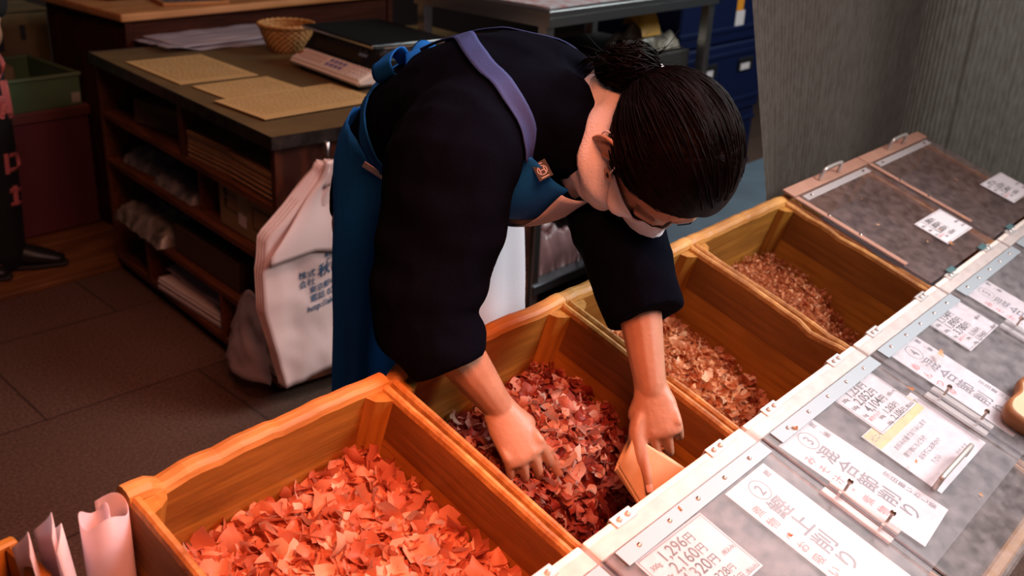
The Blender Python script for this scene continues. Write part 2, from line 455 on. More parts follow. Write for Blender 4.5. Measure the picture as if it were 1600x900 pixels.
BIN_LABEL = [
    'nearest open wooden tray heaped with large orange-pink fish flakes',
    'open wooden tray the bending person reaches into with both hands',
    'open wooden tray behind the left forearm, half full of tan flakes',
    'farthest open wooden tray with a small pile of curly brown flakes',
    'wooden tray fully closed by scuffed clear lids, beside the last open one',
    'closed wooden tray at the far end against the ribbed curtain']
bins = []
for i in range(6):
    M0 = Matrix.Translation((0, 0, 0.8)) @ Matrix.Rotation(TILT, 4, 'X') @ Matrix.Translation((W * i, 0, 0))
    root = empty('wooden_tray', M0); bins.append(root)
    tag(root, BIN_LABEL[i], 'tray', 'wooden trays of fish flakes in a row')
    g = 0.0012
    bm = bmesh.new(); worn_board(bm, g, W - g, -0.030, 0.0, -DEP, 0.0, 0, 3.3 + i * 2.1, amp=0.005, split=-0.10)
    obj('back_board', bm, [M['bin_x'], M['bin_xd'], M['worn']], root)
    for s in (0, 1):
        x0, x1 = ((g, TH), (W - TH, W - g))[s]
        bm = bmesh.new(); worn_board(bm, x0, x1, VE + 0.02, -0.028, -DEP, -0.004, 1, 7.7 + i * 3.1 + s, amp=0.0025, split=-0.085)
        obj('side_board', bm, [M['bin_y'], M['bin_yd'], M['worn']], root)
        # corner post, wider at the top
        bm = bmesh.new()
        xa = TH if s == 0 else W - TH; sg = 1 if s == 0 else -1
        pr = [(0.0, 0.0), (0.030, 0.0), (0.024, -0.013), (0.012, -0.020), (0.0, -0.024)]
        ra = [bm.verts.new((xa + sg * a, -0.030 + b, -0.012)) for a, b in pr]
        rb = [bm.verts.new((xa + sg * a * 0.8, -0.030 + b, -DEP)) for a, b in pr]
        for k in range(5): bm.faces.new((ra[k], ra[(k + 1) % 5], rb[(k + 1) % 5], rb[k]))
        bm.faces.new(ra); bm.faces.new(rb)
        bmesh.ops.recalc_face_normals(bm, faces=bm.faces[:])
        obj('corner_post', bm, M['bin_z'], root)
    bm = bmesh.new(); box(bm, (TH, VE + 0.022, -DEP), (W - TH, -0.03, -DEP + 0.012)); obj('bottom_board', bm, M['bin_y'], root)
    bm = bmesh.new(); box(bm, (g, VE, -DEP), (W - g, VE + 0.02, -0.002), bevel=0.004); obj('front_board', bm, M['bin_x'], root)
    # white painted rail between the open half and the front lid
    bm = bmesh.new(); box(bm, (0.004, VF - 0.034, -0.018), (W - 0.004, VF, 0.006), bevel=0.003, seg=2)
    rail = obj('crossbar', bm, M['rail'], root)
    bm = bmesh.new(); box(bm, (TH + .001, VF - 0.030, -DEP + .013), (W - TH - .001, VF - 0.02, -0.02)); obj('divider_board', bm, M['bin_x'], root)
    # added dark sheet standing in for the shade inside the front compartment
    bm = bmesh.new(); box(bm, (0.004, VE + 0.075, -0.0035), (W - 0.004, VF - 0.036, -0.0015)); obj('shade_sheet', bm, M['dark_in'], root)
    # front lid
    bm = bmesh.new(); box(bm, (0.003, VE - 0.004, 0.0075), (W - 0.003, VF - 0.012, 0.0115), bevel=0.0012)
    box(bm, (0.003, VE - 0.007, -0.018), (W - 0.003, VE - 0.004, 0.0115), bevel=0.001)
    lid = obj('lid', bm, M['acrylic'], root)
    bm = bmesh.new(); box(bm, (0.022, VF - 0.062, 0.0118), (W - 0.012, VF - 0.038, 0.0135)); obj('hinge_strip', bm, M['strip'], lid)
    for k in range(5):
        bm = bmesh.new(); screw(bm, (0.06 + 0.07 * k, VF - 0.049, 0.0133)); obj('screw', bm, M['screw'], lid)
    for k in (0, 1):
        cx = 0.085 + 0.235 * k
        bm = bmesh.new()
        box(bm, (cx - 0.022, VF - 0.014, 0.0062), (cx + 0.022, VF + 0.003, 0.0085), bevel=0.0008)
        box(bm, (cx - 0.022, VF + 0.001, -0.010), (cx + 0.022, VF + 0.0035, 0.0085), bevel=0.0008)
        for e in (-0.009, 0.009): screw(bm, (cx + e, VF - 0.006, 0.0085), 0.0045, 0.005)
        obj('hinge_clip', bm, M['clip'], lid)
    if i >= 1:
        # clear hinge block with two standing screws along the lid's left edge
        bm = bmesh.new(); box(bm, (0.006, -0.650, 0.0116), (0.020, -0.535, 0.0175), bevel=0.001)
        hb = obj('hinge_block', bm, M['acrylic_block'], lid)
        for vv in (-0.558, -0.628):
            bm = bmesh.new()
            tube(bm, [(0.013, vv, 0.017), (0.013, vv, 0.034)], 0.0022, seg=8)
            tube(bm, [(0.013, vv, 0.034), (0.013, vv, 0.037), (0.013, vv, 0.040)], [0.0045, 0.0045, 0.002], seg=10)
            obj('standing_screw', bm, M['screw'], lid)
        bm = bmesh.new(); box(bm, (W - 0.022, -0.650, 0.0116), (W - 0.008, -0.535, 0.0175), bevel=0.001)
        for vv in (-0.558, -0.628): box(bm, (W - 0.017, vv - .002, 0.0176), (W - 0.013, vv + .002, 0.030))
        obj('hinge_block', bm, M['acrylic_block'], lid)
    if i in (2, 3):
        bm = bmesh.new()
        hp = spline([(0.16, -0.645, 0.0115), (0.162, -0.645, 0.030), (0.175, -0.645, 0.036), (0.28, -0.645, 0.036), (0.293, -0.645, 0.030), (0.295, -0.645, 0.0115)], 20)
        tube(bm, hp, 0.0045, seg=10)
        if i == 2: obj('handle', bm, M['handle'], lid, smooth=True)
        else: bm.free()
    if i >= 4:
        bm = bmesh.new(); box(bm, (0.002, VF + 0.006, 0.004), (W - 0.002, -0.001, 0.008), bevel=0.001)
        l2 = obj('back_lid', bm, M['acrylic_brown'], root)
        bm = bmesh.new()
        box(bm, (0.002, -0.034, 0.0082), (W - 0.002, -0.002, 0.012), bevel=0.001)
        box(bm, (0.002, VF + .07, 0.0082), (0.018, -0.036, 0.0105), bevel=0.001)
        obj('lid_frame', bm, mat('lid_frame_%d' % i, (0.42, 0.22, 0.16), 0.45, col2=(0.5, 0.28, 0.2), scale=20), l2)
        bm = bmesh.new(); box(bm, (0.03, -0.058, 0.0082), (W - 0.03, -0.040, 0.011), bevel=.001)
        obj('lid_strip', bm, M['acrylic_block'], l2)
        bm = bmesh.new()
        tube(bm, spline([(0.15, -0.020, 0.011), (0.152, -0.020, 0.034), (0.165, -0.020, 0.042), (0.235, -0.020, 0.042), (0.248, -0.020, 0.034), (0.25, -0.020, 0.011)], 18), 0.004, seg=10)
        obj('handle', bm, M['handle'], l2, smooth=True)
        for xx, vv, ww in ((0.06, -0.049, .011), (0.34, -0.049, .011), (0.012, -0.12, .0105), (.012, -.20, .0105)):
            bm = bmesh.new(); screw(bm, (xx, vv, ww), .004); obj('screw', bm, M['screw'], l2)
        bm = bmesh.new(); box(bm, (TH + .001, VF + .002, -0.085), (W - TH - .001, -0.056, -0.078)); obj('shade_sheet', bm, M['dark_in'], root)  # added dark sheet painting in the shade below the back lid
        for xx in (.1, .3):
            bm = bmesh.new(); box(bm, (xx - .018, VF - .004, 0.0086), (xx + .018, VF + .010, 0.0125), bevel=.001)
            obj('lid_clip', bm, mat('lid_clip_%d' % i, (.08, .16, .17), .4), l2)
if True:
    # sloping trestle under the row of trays
    root = empty('tray_stand'); tag(root, 'dark wooden trestle carrying the whole row of trays', 'stand')
    bm = bmesh.new(); box(bm, (0.0, VE, -DEP - 0.03), (2.4, 0.0, -DEP - 0.001)); obj('sloping_top', bm, M['desk'], root, BINM)
    for x in (0.04, 0.8, 1.6, 2.36):
        for (yy, zt) in ((-0.62, 0.30), (0.06, 0.50)):
            bm = bmesh.new(); box(bm, (x - 0.025, yy - 0.025, 0), (x + 0.025, yy + 0.025, zt)); obj('leg', bm, M['desk'], root)


# ------------------------------------------------------------------ flakes
def flake(bm, c, size, rot, curl, tone, lay, rng, nu=5, nv=3, asp=0.6):
    """thin curled shaving with a torn outline"""
    k = max(abs(curl), 0.05) * (1 if curl >= 0 else -1)
    vs = []
    j0 = [rng.uniform(0.55, 1.25) for _ in range(nu + 1)]; j1 = [rng.uniform(0.55, 1.25) for _ in range(nu + 1)]
    tw = rng.uniform(-0.8, 0.8); wob = rng.uniform(-0.35, 0.35); sk = rng.uniform(-.4, .4); f2 = rng.uniform(-.25, .25)
    for i in range(nu + 1):
        u = -1 + 2 * i / nu
        end = 1.0 if 0 < i < nu else rng.uniform(0.25, 0.9)
        row = []
        for j in range(nv + 1):
            w = -1 + 2 * j / nv
            wd = asp * end * (j0[i] if w < 0 else j1[i])
            x = math.sin(k * u) / k + sk * w * asp; z = (1 - math.cos(k * u)) / k + wob * w * u + f2 * w * w
            y = w * wd
            a = tw * u; y2 = y * math.cos(a); z += y * math.sin(a)
            row.append(bm.verts.new(c + rot @ (V((x + rng.uniform(-.09, .09), y2, z)) * size)))
        vs.append(row)
    for i in range(nu):
        for j in range(nv):
            f = bm.faces.new((vs[i][j], vs[i + 1][j], vs[i + 1][j + 1], vs[i][j + 1])); f.smooth = True
            t = tone + .05 * (j - 1)
            for lp in f.loops: lp[lay] = (t, t, t, 1)


def heap(i, hfun, n, s0, s1, material, label, tone_fn=None, seed=1, asp=0.6, xr=(0.02, 0.38), vr=(-0.40, -0.035), curl=(0.2, 1.5), tilt=0.75):
    rng = random.Random(seed)
    M0 = BINM @ Matrix.Translation((W * i, 0, 0))
    bm = bmesh.new(); lay = bm.loops.layers.color.new('tone')
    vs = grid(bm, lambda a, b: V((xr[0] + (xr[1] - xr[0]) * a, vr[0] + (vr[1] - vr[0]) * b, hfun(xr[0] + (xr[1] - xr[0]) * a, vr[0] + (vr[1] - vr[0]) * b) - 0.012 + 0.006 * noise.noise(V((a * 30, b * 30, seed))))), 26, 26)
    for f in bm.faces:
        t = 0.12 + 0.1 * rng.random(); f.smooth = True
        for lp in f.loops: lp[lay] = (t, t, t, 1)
    for _ in range(n):
        x = rng.uniform(*xr); v = rng.uniform(*vr)
        s = s0 + (s1 - s0) * rng.random() ** 2.2
        x = min(max(x, 0.017 + s * 0.75), W - 0.017 - s * 0.75); v = min(v, -0.03 - s * 0.8)
        c = V((x, v, hfun(x, v) + rng.uniform(-0.006, 0.012) + s * 0.1))
        rot = Matrix.Rotation(rng.uniform(0, 2 * PI), 3, 'Z') @ Matrix.Rotation(rng.gauss(0, tilt), 3, 'X') @ Matrix.Rotation(rng.gauss(0, tilt * 0.8), 3, 'Y')
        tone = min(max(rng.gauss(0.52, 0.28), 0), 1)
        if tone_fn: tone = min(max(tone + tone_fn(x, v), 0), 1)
        flake(bm, c, s, rot, rng.uniform(*curl) * rng.choice((-1, 1)), tone, lay, rng, asp=asp * rng.uniform(0.6, 1.2))
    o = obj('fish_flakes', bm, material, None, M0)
    tag(o, label, 'fish flakes', kind='stuff')
    return o


def sm(a, b, x):
    t = min(max((x - a) / (b - a), 0), 1); return t * t * (3 - 2 * t)


def h1(x, v): return -0.150 + 0.045 * math.exp(-((x - 0.22) ** 2 / 0.03 + (v + 0.24) ** 2 / 0.04)) + 0.02 * sm(0.2, 0.38, x) + 0.012 * noise.noise(V((x * 14, v * 14, 1)))
def h2(x, v):
    return -0.160 + 0.075 * math.exp(-((x - 0.235) ** 2 / 0.010 + (v + 0.165) ** 2 / 0.008)) + 0.035 * sm(0.22, 0.38, x) * sm(-0.34, -0.2, v) - 0.065 * sm(-0.20, -0.31, v) + 0.014 * noise.noise(V((x * 16, v * 16, 2)))
def h3(x, v): return -0.150 - 0.05 * sm(-0.22, -0.38, v) + 0.03 * math.exp(-((x - 0.2) ** 2 / 0.02 + (v + 0.13) ** 2 / 0.02)) - 0.02 * sm(0.25, 0.38, x) + 0.012 * noise.noise(V((x * 16, v * 16, 5)))
def h4(x, v): return -0.250 + 0.125 * sm(0.06, 0.24, x) * (1 - 0.55 * sm(-0.16, -0.36, v)) - 0.012 * sm(.3, .38, x) + 0.014 * noise.noise(V((x * 18, v * 18, 8)))


heap(0, h1, 2600, 0.006, 0.030, M['fl1'], 'large orange-pink fish flakes filling the nearest tray', seed=3, tilt=0.75, asp=.7)
heap(1, h2, 2600, 0.004, 0.019, M['fl2'], 'pale and red fish flakes around the scooping hands, shade painted dark red in front',
     tone_fn=lambda x, v: -0.05 + 0.42 * math.exp(-((x - 0.23) ** 2 + (v + 0.19) ** 2) / 0.005) - 0.40 * sm(-0.24, -0.32, v), seed=5, asp=.65)  # shade of the front hollow is put into the flake tones
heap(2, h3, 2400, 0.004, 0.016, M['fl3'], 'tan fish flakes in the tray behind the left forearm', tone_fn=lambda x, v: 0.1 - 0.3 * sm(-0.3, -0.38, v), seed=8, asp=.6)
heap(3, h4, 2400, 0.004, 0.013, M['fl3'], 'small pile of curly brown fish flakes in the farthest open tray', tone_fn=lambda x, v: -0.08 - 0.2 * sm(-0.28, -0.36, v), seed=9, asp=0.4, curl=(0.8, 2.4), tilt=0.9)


# ------------------------------------------------------------------ cards with lettering
def text_mesh(items):
    """items: (string, x, y, size, align) laid on the card plane -> one bmesh"""
    bm = bmesh.new(); items = list(items); extra = items
    for (s, x, y, size, al) in items:
        yen = len(s) > 1 and s.endswith('円')
        if yen: s = s[:-1]
        cu = bpy.data.curves.new('t', 'FONT'); cu.body = s; cu.size = size; cu.align_x = al; cu.resolution_u = 3
        cu.offset = size * 0.012
        o = bpy.data.objects.new('t', cu)
        me = evaluated(o)
        me.transform(Matrix.Translation((x, y, 0)))
        bm.from_mesh(me)
        if yen: extra.append(('円', max(v.co.x for v in me.vertices) + size * .04, y + size * .02, size * .68, 'LEFT'))
        bpy.data.objects.remove(o); bpy.data.curves.remove(cu); bpy.data.meshes.remove(me)
    return bm


def vert_text(s, x, y, size, step=1.02):
    return [(ch, x, y - k * size * step, size, 'CENTER') for k, ch in enumerate(s)]


def ring(bm, c, r0, r1, n=28):
    a = [bm.verts.new((c[0] + r0 * math.cos(2 * PI * k / n), c[1] + r0 * math.sin(2 * PI * k / n), 0)) for k in range(n)]
    b = [bm.verts.new((c[0] + r1 * math.cos(2 * PI * k / n), c[1] + r1 * math.sin(2 * PI * k / n), 0)) for k in range(n)]
    for k in range(n): bm.faces.new((a[k], b[k], b[(k + 1) % n], a[(k + 1) % n]))


def frame_lines(bm, x0, y0, x1, y1, t):
    for a, b in (((x0, y0), (x1, y0 + t)), ((x0, y1 - t), (x1, y1)), ((x0, y0), (x0 + t, y1)), ((x1 - t, y0), (x1, y1))):
        bm.faces.new([bm.verts.new((p[0], p[1], 0)) for p in ((a[0], a[1]), (b[0], a[1]), (b[0], b[1]), (a[0], b[1]))])


def card(cx, cv, w, h, rz, label, black, red=(), extra=None, z=0.0035, cat='price card', group=None, name='price_card', border=False, grey=False):
    Mx = BINM @ Matrix.Translation((cx, cv, z)) @ Matrix.Rotation(rz, 4, 'Z')
    root = empty(name, Mx); tag(root, label, cat, group)
    bm = bmesh.new(); box(bm, (-w / 2, -h / 2, -0.0006), (w / 2, h / 2, 0.0006)); obj('card', bm, M['card'], root)
    bm = text_mesh(black)
    if border:
        frame_lines(bm, -w / 2 + .003, -h / 2 + .003, w / 2 - .003, h / 2 - .003, 0.0008)
    if extra: extra(bm)
    obj('lettering', bm, M['ink_grey'] if grey else M['ink'], root, Matrix.Translation((0, 0, 0.0009)))
    if red: obj('red_lettering', text_mesh(red), M['ink_red'], root, Matrix.Translation((0, 0, 0.0009)))
    return root


def price(cx, cv, w, h, rz, label, rows, small, z=0.0035):
    u = h / 0.105; it = []; rd = []
    y = h / 2 - 0.0245 * u
    for k, (q, p) in enumerate(rows):
        it += [(q, -w / 2 + 0.009 * u, y, 0.0100 * u, 'LEFT'), (p, -w / 2 + 0.034 * u, y, 0.0245 * u, 'LEFT')]
        y -= 0.0205 * u
    it.append(('(税込み)', w / 2 - 0.034 * u, y + 0.022 * u, 0.0078 * u, 'LEFT'))
    rd.append(('真空パック', -w / 2 + 0.012 * u, y + 0.0095 * u, 0.0085 * u, 'LEFT'))
    y += 0.0005 * u
    for (q, p) in small:
        it += [(q, -w / 2 + 0.036 * u, y, 0.0085 * u, 'LEFT'), (p, -w / 2 + 0.062 * u, y, 0.0175 * u, 'LEFT')]
        y -= 0.0165 * u
    it.append(('(税込み)', w / 2 - 0.031 * u, y + 0.018 * u, 0.0070 * u, 'LEFT'))
    return card(cx, cv, w, h, rz, label, it, rd, None, z, group='price cards under the clear lids', border=True)


def name_card(cx, cv, w, h, rz, label, num, big, small1, small2, red, z=0.003, bs=None):
    bs = bs or min(0.036, (h - 0.075) / (len(big) + .1))
    y = h / 2
    it = [(num, 0, y - 0.036, 0.026, 'CENTER')] + vert_text(big, -0.002, y - 0.058 - bs * 0.5, bs)
    it += vert_text(small1, w / 2 - 0.014, y - 0.020, 0.0125) + vert_text(small2, w / 2 - 0.014, y - 0.150, 0.0125)
    rd = vert_text(red, -w / 2 + 0.016, y - 0.055, 0.019, 1.3)
    return card(cx, cv, w, h, rz, label, it, rd, lambda bm: ring(bm, (0, y - 0.027), 0.0165, 0.0178), z, cat='name card', group='name cards under the clear lids', name='name_card', grey=True)


Rz = math.radians
price(0.5145, -0.4985, 0.150, 0.106, Rz(-1), 'white price card headed 1,296 yen under the nearest visible lid', [('300g', '1,296円'), ('500g', '2,160円'), ('1kg', '4,320円')], [('300g', '1,328円'), ('500g', '2,214円')])
price(1.0875, -0.4845, 0.142, 0.1, Rz(0), 'white price card headed 1,231 yen beside the yellow-topped notice', [('300g', '1,231円'), ('500g', '2,052円'), ('1kg', '4,104円')], [('300g', '1,263円'), ('500g', '2,106円')])
price(1.5185, -0.4835, 0.162, 0.096, Rz(0), 'pinkish price card headed 1,134 yen above the number 4 name card', [('300g', '1,134円'), ('500g', '1,890円'), ('1kg', '3,780円')], [('300g', '1,166円'), ('500g', '1,944円')])
price(1.895, -0.287, 0.16, 0.086, Rz(0), 'price card lying on the fully closed tray next to the open ones', [('300g', '1,080円'), ('500g', '1,800円'), ('1kg', '3,600円')], [('500g', '1,836円')], z=0.010)
price(2.348, -0.29, 0.165, 0.094, Rz(0), 'farthest price card, lying on the closed tray by the curtain', [('300g', '972円'), ('500g', '1,620円'), ('1kg', '3,240円')], [('500g', '1,652円')], z=0.010)
name_card(0.7095, -0.580, 0.110, 0.262, Rz(0), 'long name card numbered 2 with red side writing', '2', '鰹上削り', '鰹', '', '煮物・お吸い物')
name_card(0.886, -0.5605, 0.112, 0.243, Rz(4), 'long name card numbered 3 left of the yellow-topped notice', '3', '混合節削り', '鰹、鯖', '宗田節いわし節', 'みそ汁・煮物', bs=.034)
name_card(1.308, -0.5605, 0.118, 0.243, Rz(0), 'long pink name card numbered 4 beside the bread-shaped board', '4', '混合節削り', '鰹、鯖', '宗田節いわし節', 'めんつゆ', bs=.034)
name_card(1.708, -0.5605, 0.118, 0.243, Rz(0), 'long pink name card numbered 5 at the right edge', '5', '混合節削り', '鰹、鯖', '宗田節いわし節', 'みそ汁・めん', bs=.034)
# notice with a yellow heading
nt_ = card(1.080, -0.585, 0.205, 0.142, Rz(0), 'notice with a yellow heading behind the metal lid handle',
           [('ビニールパックの商品もあります', -0.095, 0.050, 0.0125, 'LEFT'), ('お好みの量でお包みします', -0.075, 0.018, 0.0105, 'LEFT'), ('贈り物にもどうぞ', -0.075, 0.000, 0.0105, 'LEFT'), ('お気軽にお声かけ', -0.055, -0.018, 0.0105, 'LEFT'), ('下さい', -0.045, -0.036, 0.0105, 'LEFT'), ('承ります', 0.02, -0.055, 0.011, 'LEFT')],
           cat='notice', name='notice_card', grey=True, z=0.0015)
bm = bmesh.new(); box(bm, (-0.100, 0.036, 0.0006), (0.085, 0.069, 0.0008)); obj('heading_strip', bm, M['yellow'], nt_)
# bread-shaped board at the right edge
bm = bmesh.new()
out = spline([(-0.05, -0.055, 0), (-0.062, 0.0, 0), (-0.055, 0.05, 0), (-0.02, 0.062, 0), (0.03, 0.058, 0), (0.075, 0.068, 0), (0.11, 0.05, 0), (0.115, -0.04, 0), (0.09, -0.07, 0), (0.0, -0.068, 0), (-0.035, -0.066, 0), (-0.05, -0.055, 0)], 60)[:-1]
lo_ = [bm.verts.new((p.x * 0.97, p.y * 0.97, 0)) for p in out]; mid = [bm.verts.new((p.x, p.y, 0.012)) for p in out]
hi_ = [bm.verts.new((p.x * 0.95, p.y * 0.95, 0.026)) for p in out]; inn = [bm.verts.new((p.x * 0.86, p.y * 0.86, 0.026)) for p in out]
n = len(out)
for a, b in ((lo_, mid), (mid, hi_), (hi_, inn)):
    for k in range(n): bm.faces.new((a[k], a[(k + 1) % n], b[(k + 1) % n], b[k]))
bm.faces.new(lo_[::-1])
br = empty('serving_board', BINM @ Matrix.Translation((1.318, -0.700, 0.0118)) @ Matrix.Rotation(Rz(2), 4, 'Z'))
tag(br, 'bread-slice-shaped cream board with brown rim at the right edge', 'board')
obj('rim', bm, mat('board_rim', (0.26, 0.085, 0.025), 0.5, col2=(0.38, 0.14, 0.045), scale=20), br, smooth=True)
bm = bmesh.new(); bm.faces.new([bm.verts.new((p.x * 0.865, p.y * 0.865, 0.0262)) for p in out])
obj('cream_face', bm, mat('board_face', (0.55, 0.38, 0.22), 0.6, col2=(0.64, 0.47, 0.30), scale=8), br)
bm = bmesh.new()
for k in range(6): box(bm, (-0.02 + k * .009, 0.005 + .002 * k, 0.0262), (-0.015 + k * .009, 0.014 + .002 * k, 0.0266))
for k in range(5): box(bm, (-0.01 + k * .009, -0.02 + .002 * k, 0.0262), (-0.005 + k * .009, -0.012 + .002 * k, 0.0266))
obj('branded_marks', bm, mat('brand_mark', (0.35, 0.16, 0.06), .6), br)

rng = random.Random(21)
bm = bmesh.new(); lay = bm.loops.layers.color.new('tone')
for (x, v, s_) in ((1.82, -.335, .008), (1.86, -.29, .004), (1.70, -.20, .005), (1.335, -.503, .009), (1.17, -.512, .006), (0.87, -.441, .005), (1.99, -.30, .006), (2.2, -.2, .004), (.66, -.55, .004), (.56, -.43, .004), (1.02, -.70, .004), (1.76, -.30, .004), (1.78, -.12, .003), (.99, -.60, .004)):
    flake(bm, V((x, v, 0.0128 + s_ * .25)), s_, Matrix.Rotation(rng.uniform(0, 6), 3, 'Z'), .6, rng.uniform(.4, .9), lay, rng)
o = obj('flake_crumbs', bm, M['fl3'], None, BINM); tag(o, 'stray fish flake crumbs scattered on the clear lids', 'crumbs', kind='stuff')

# ------------------------------------------------------------------ work table with shelves (back left)
KS = 0.96
KM = Matrix.Translation(CAM) @ Matrix.Scale(KS, 4) @ Matrix.Translation(-CAM)
CABM = KM @ Matrix.Translation((1.131, 1.224, 0)) @ Matrix.Rotation(Rz(-8), 4, 'Z')
FLZ = CAM.z - CAM.z / KS            # floor height in these local coordinates
def CT(x, y, z, rz=0): return CABM @ Matrix.Translation((x, y, z)) @ Matrix.Rotation(Rz(rz), 4, 'Z')
cab = empty('shelf_table', CABM)
tag(cab, 'dark wooden shelf table on casters with worn steel-edged top', 'table')
CD = 0.97
bm = bmesh.new(); box(bm, (-0.012, -0.012, 0.722), (CD, 1.287, 0.750), bevel=0.002)
top = obj('worktop', bm, M['topmat'], cab)
bm = bmesh.new(); box(bm, (-0.0155, -0.0155, 0.716), (-0.012, 1.290, 0.752)); box(bm, (-0.0155, -0.0155, 0.716), (CD, -0.012, 0.752)); box(bm, (-.0155, 1.287, .716), (CD, 1.290, .752))
for k in range(9): box(bm, (0.2 + .03 * k, -0.0165 - .001 * (k % 3), .722), (0.215 + .03 * k, -0.0155, .744 - .004 * (k % 2)))
obj('steel_edge', bm, M['edge'], cab)
for (y0, y1, nm, mt) in ((0.0, 0.024, 'end_panel', 'cab_end'), (1.251, 1.275, 'end_panel', 'cab')):
    bm = bmesh.new(); box(bm, (0, y0, -0.012), (CD - .02, y1, 0.720), bevel=0.002); obj(nm, bm, M[mt], cab)
bm = bmesh.new(); box(bm, (0.60, 0.024, 0.0), (0.615, 1.251, 0.716)); obj('inner_back', bm, M['desk'], cab)
for (z, y0, y1) in ((0.548, 0.024, 1.251), (0.375, 0.024, 1.251), (0.168, 0.024, 0.972), (0.0, 0.024, 1.251)):
    bm = bmesh.new(); box(bm, (0.0, y0, z - 0.022), (0.60, y1, z), bevel=0.002); obj('shelf', bm, M['cab'], cab)
for (y0, y1, z0, z1, x0) in ((0.578, 0.610, 0.548, 0.720, 0.0), (0.540, 0.560, 0.375, 0.526, 0.03), (0.952, 0.974, 0.0, 0.146, 0.0), (0.385, 0.402, 0.0, 0.146, 0.0), (0.300, 0.312, 0.168, 0.353, 0.08)):
    bm = bmesh.new(); box(bm, (x0, y0, z0), (0.59, y1, z1), bevel=0.0015); obj('divider', bm, wood('cabinet_wood_upright', (0.11, 0.032, 0.012), (0.21, 0.072, 0.022), 2) if z0 > .5 else M['cab'], cab)
for (x, y) in ((0.06, 0.10), (0.06, 1.17), (0.52, 0.10), (0.52, 1.17), (.92, .1), (.92, 1.17)):
    bm = bmesh.new(); c = V((x, y, FLZ + 0.027))
    tube(bm, [c + V((-0.011, 0, 0)), c + V((-0.008, 0, 0)), c + V((0.008, 0, 0)), c + V((0.011, 0, 0))], [0.022, 0.026, 0.026, 0.022], seg=20)
    w = obj('caster', bm, M['rubber'], cab)
    bm = bmesh.new(); tube(bm, [c + V((-0.0125, 0, 0)), c + V((0.0125, 0, 0))], 0.012, seg=14)
    box(bm, c + V((-0.016, -0.014, 0.0)), c + V((-0.013, 0.014, 0.036))); box(bm, c + V((0.013, -0.014, 0.0)), c + V((0.016, 0.014, 0.036))); box(bm, c + V((-0.02, -0.02, 0.033)), c + V((0.02, 0.02, 0.038)))
    obj('fork', bm, M['steel'], w)
# side counter continuing the worktop to the right
sd = empty('side_counter', CT(CD + 0.01, 0.72, FLZ)); tag(sd, 'dark side counter behind the weighing scale, level with the worktop', 'counter')
bm = bmesh.new(); box(bm, (0, 0, .75 - FLZ - .03), (.45, .56, .75 - FLZ), bevel=.002); obj('counter_top', bm, M['topmat'], sd)
bm = bmesh.new(); box(bm, (.01, .01, 0), (.44, .55, .75 - FLZ - .031), bevel=.002); obj('counter_body', bm, M['desk'], sd)




bm = bmesh.new()
tube(bm, [V((0, -0.004, 0)), V((0, -0.004, -0.07))], (0.007, 0.0015), seg=8, side=(1, 0, 0))
tube(bm, spline([(0, -0.005, -0.065), (0.001, -0.008, -0.095), (0.004, -0.022, -0.112), (0.010, -0.034, -0.105), (0.013, -0.037, -0.085)], 14), 0.003, seg=8)
o = obj('bag_hook', bm, M['steel'], None, CT(0.150, -0.0175, 0.718), smooth=True); tag(o, 'metal S hook on the table end holding the pink-white carrier bags', 'hook')


def page_stack(name, lo, hi, M0, m, label, cat, group=None, skew=0.003, seed=1, sheets=26):
    """a bundle of paper: thin uneven layers"""
    rng = random.Random(seed); bm = bmesh.new(); z = lo[2]; h = (hi[2] - lo[2]) / sheets
    for k in range(sheets):
        dx, dy = rng.uniform(-skew, skew), rng.uniform(-skew, skew)
        box(bm, (lo[0] + dx, lo[1] + dy, z + 0.0004), (hi[0] + dx, hi[1] + dy, z + h), bevel=min(h * 0.2, .002)); z += h
    o = obj(name, bm, m, None, M0); tag(o, label, cat, group); return o


m_kr = mat('kraft_bundle', (0.36, 0.18, 0.085), 0.75, col2=(0.44, 0.24, 0.12), scale=20)
m_dk = mat('dark_bundle', (0.085, 0.045, 0.025), 0.7)
a = page_stack('paper_bundle', (0, 0, 0), (0.30, 0.255, 0.085), CT(0.025, 0.318, 0.549, 3), m_kr, 'brown paper bundle on the top shelf, beside the divider', 'paper bundle', 'brown paper bundles on the top shelf', seed=4)
b = page_stack('paper_bundle', (0, 0, 0), (0.30, 0.275, 0.080), CT(0.012, 0.032, 0.549, -1.5), m_kr, 'brown paper bundle on the top shelf, nearest the carrier bags', 'paper bundle', 'brown paper bundles on the top shelf', seed=5)
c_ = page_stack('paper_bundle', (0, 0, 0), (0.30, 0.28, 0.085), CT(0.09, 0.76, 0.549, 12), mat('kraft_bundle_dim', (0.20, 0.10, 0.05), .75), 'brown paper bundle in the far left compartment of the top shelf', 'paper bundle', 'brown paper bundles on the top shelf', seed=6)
d_ = page_stack('paper_bundle', (0, 0, 0), (0.2, 0.10, 0.05), CT(0.06, 0.63, 0.549, 0), m_kr, 'small pale bundle just behind the top shelf divider', 'paper bundle', seed=7, sheets=6)
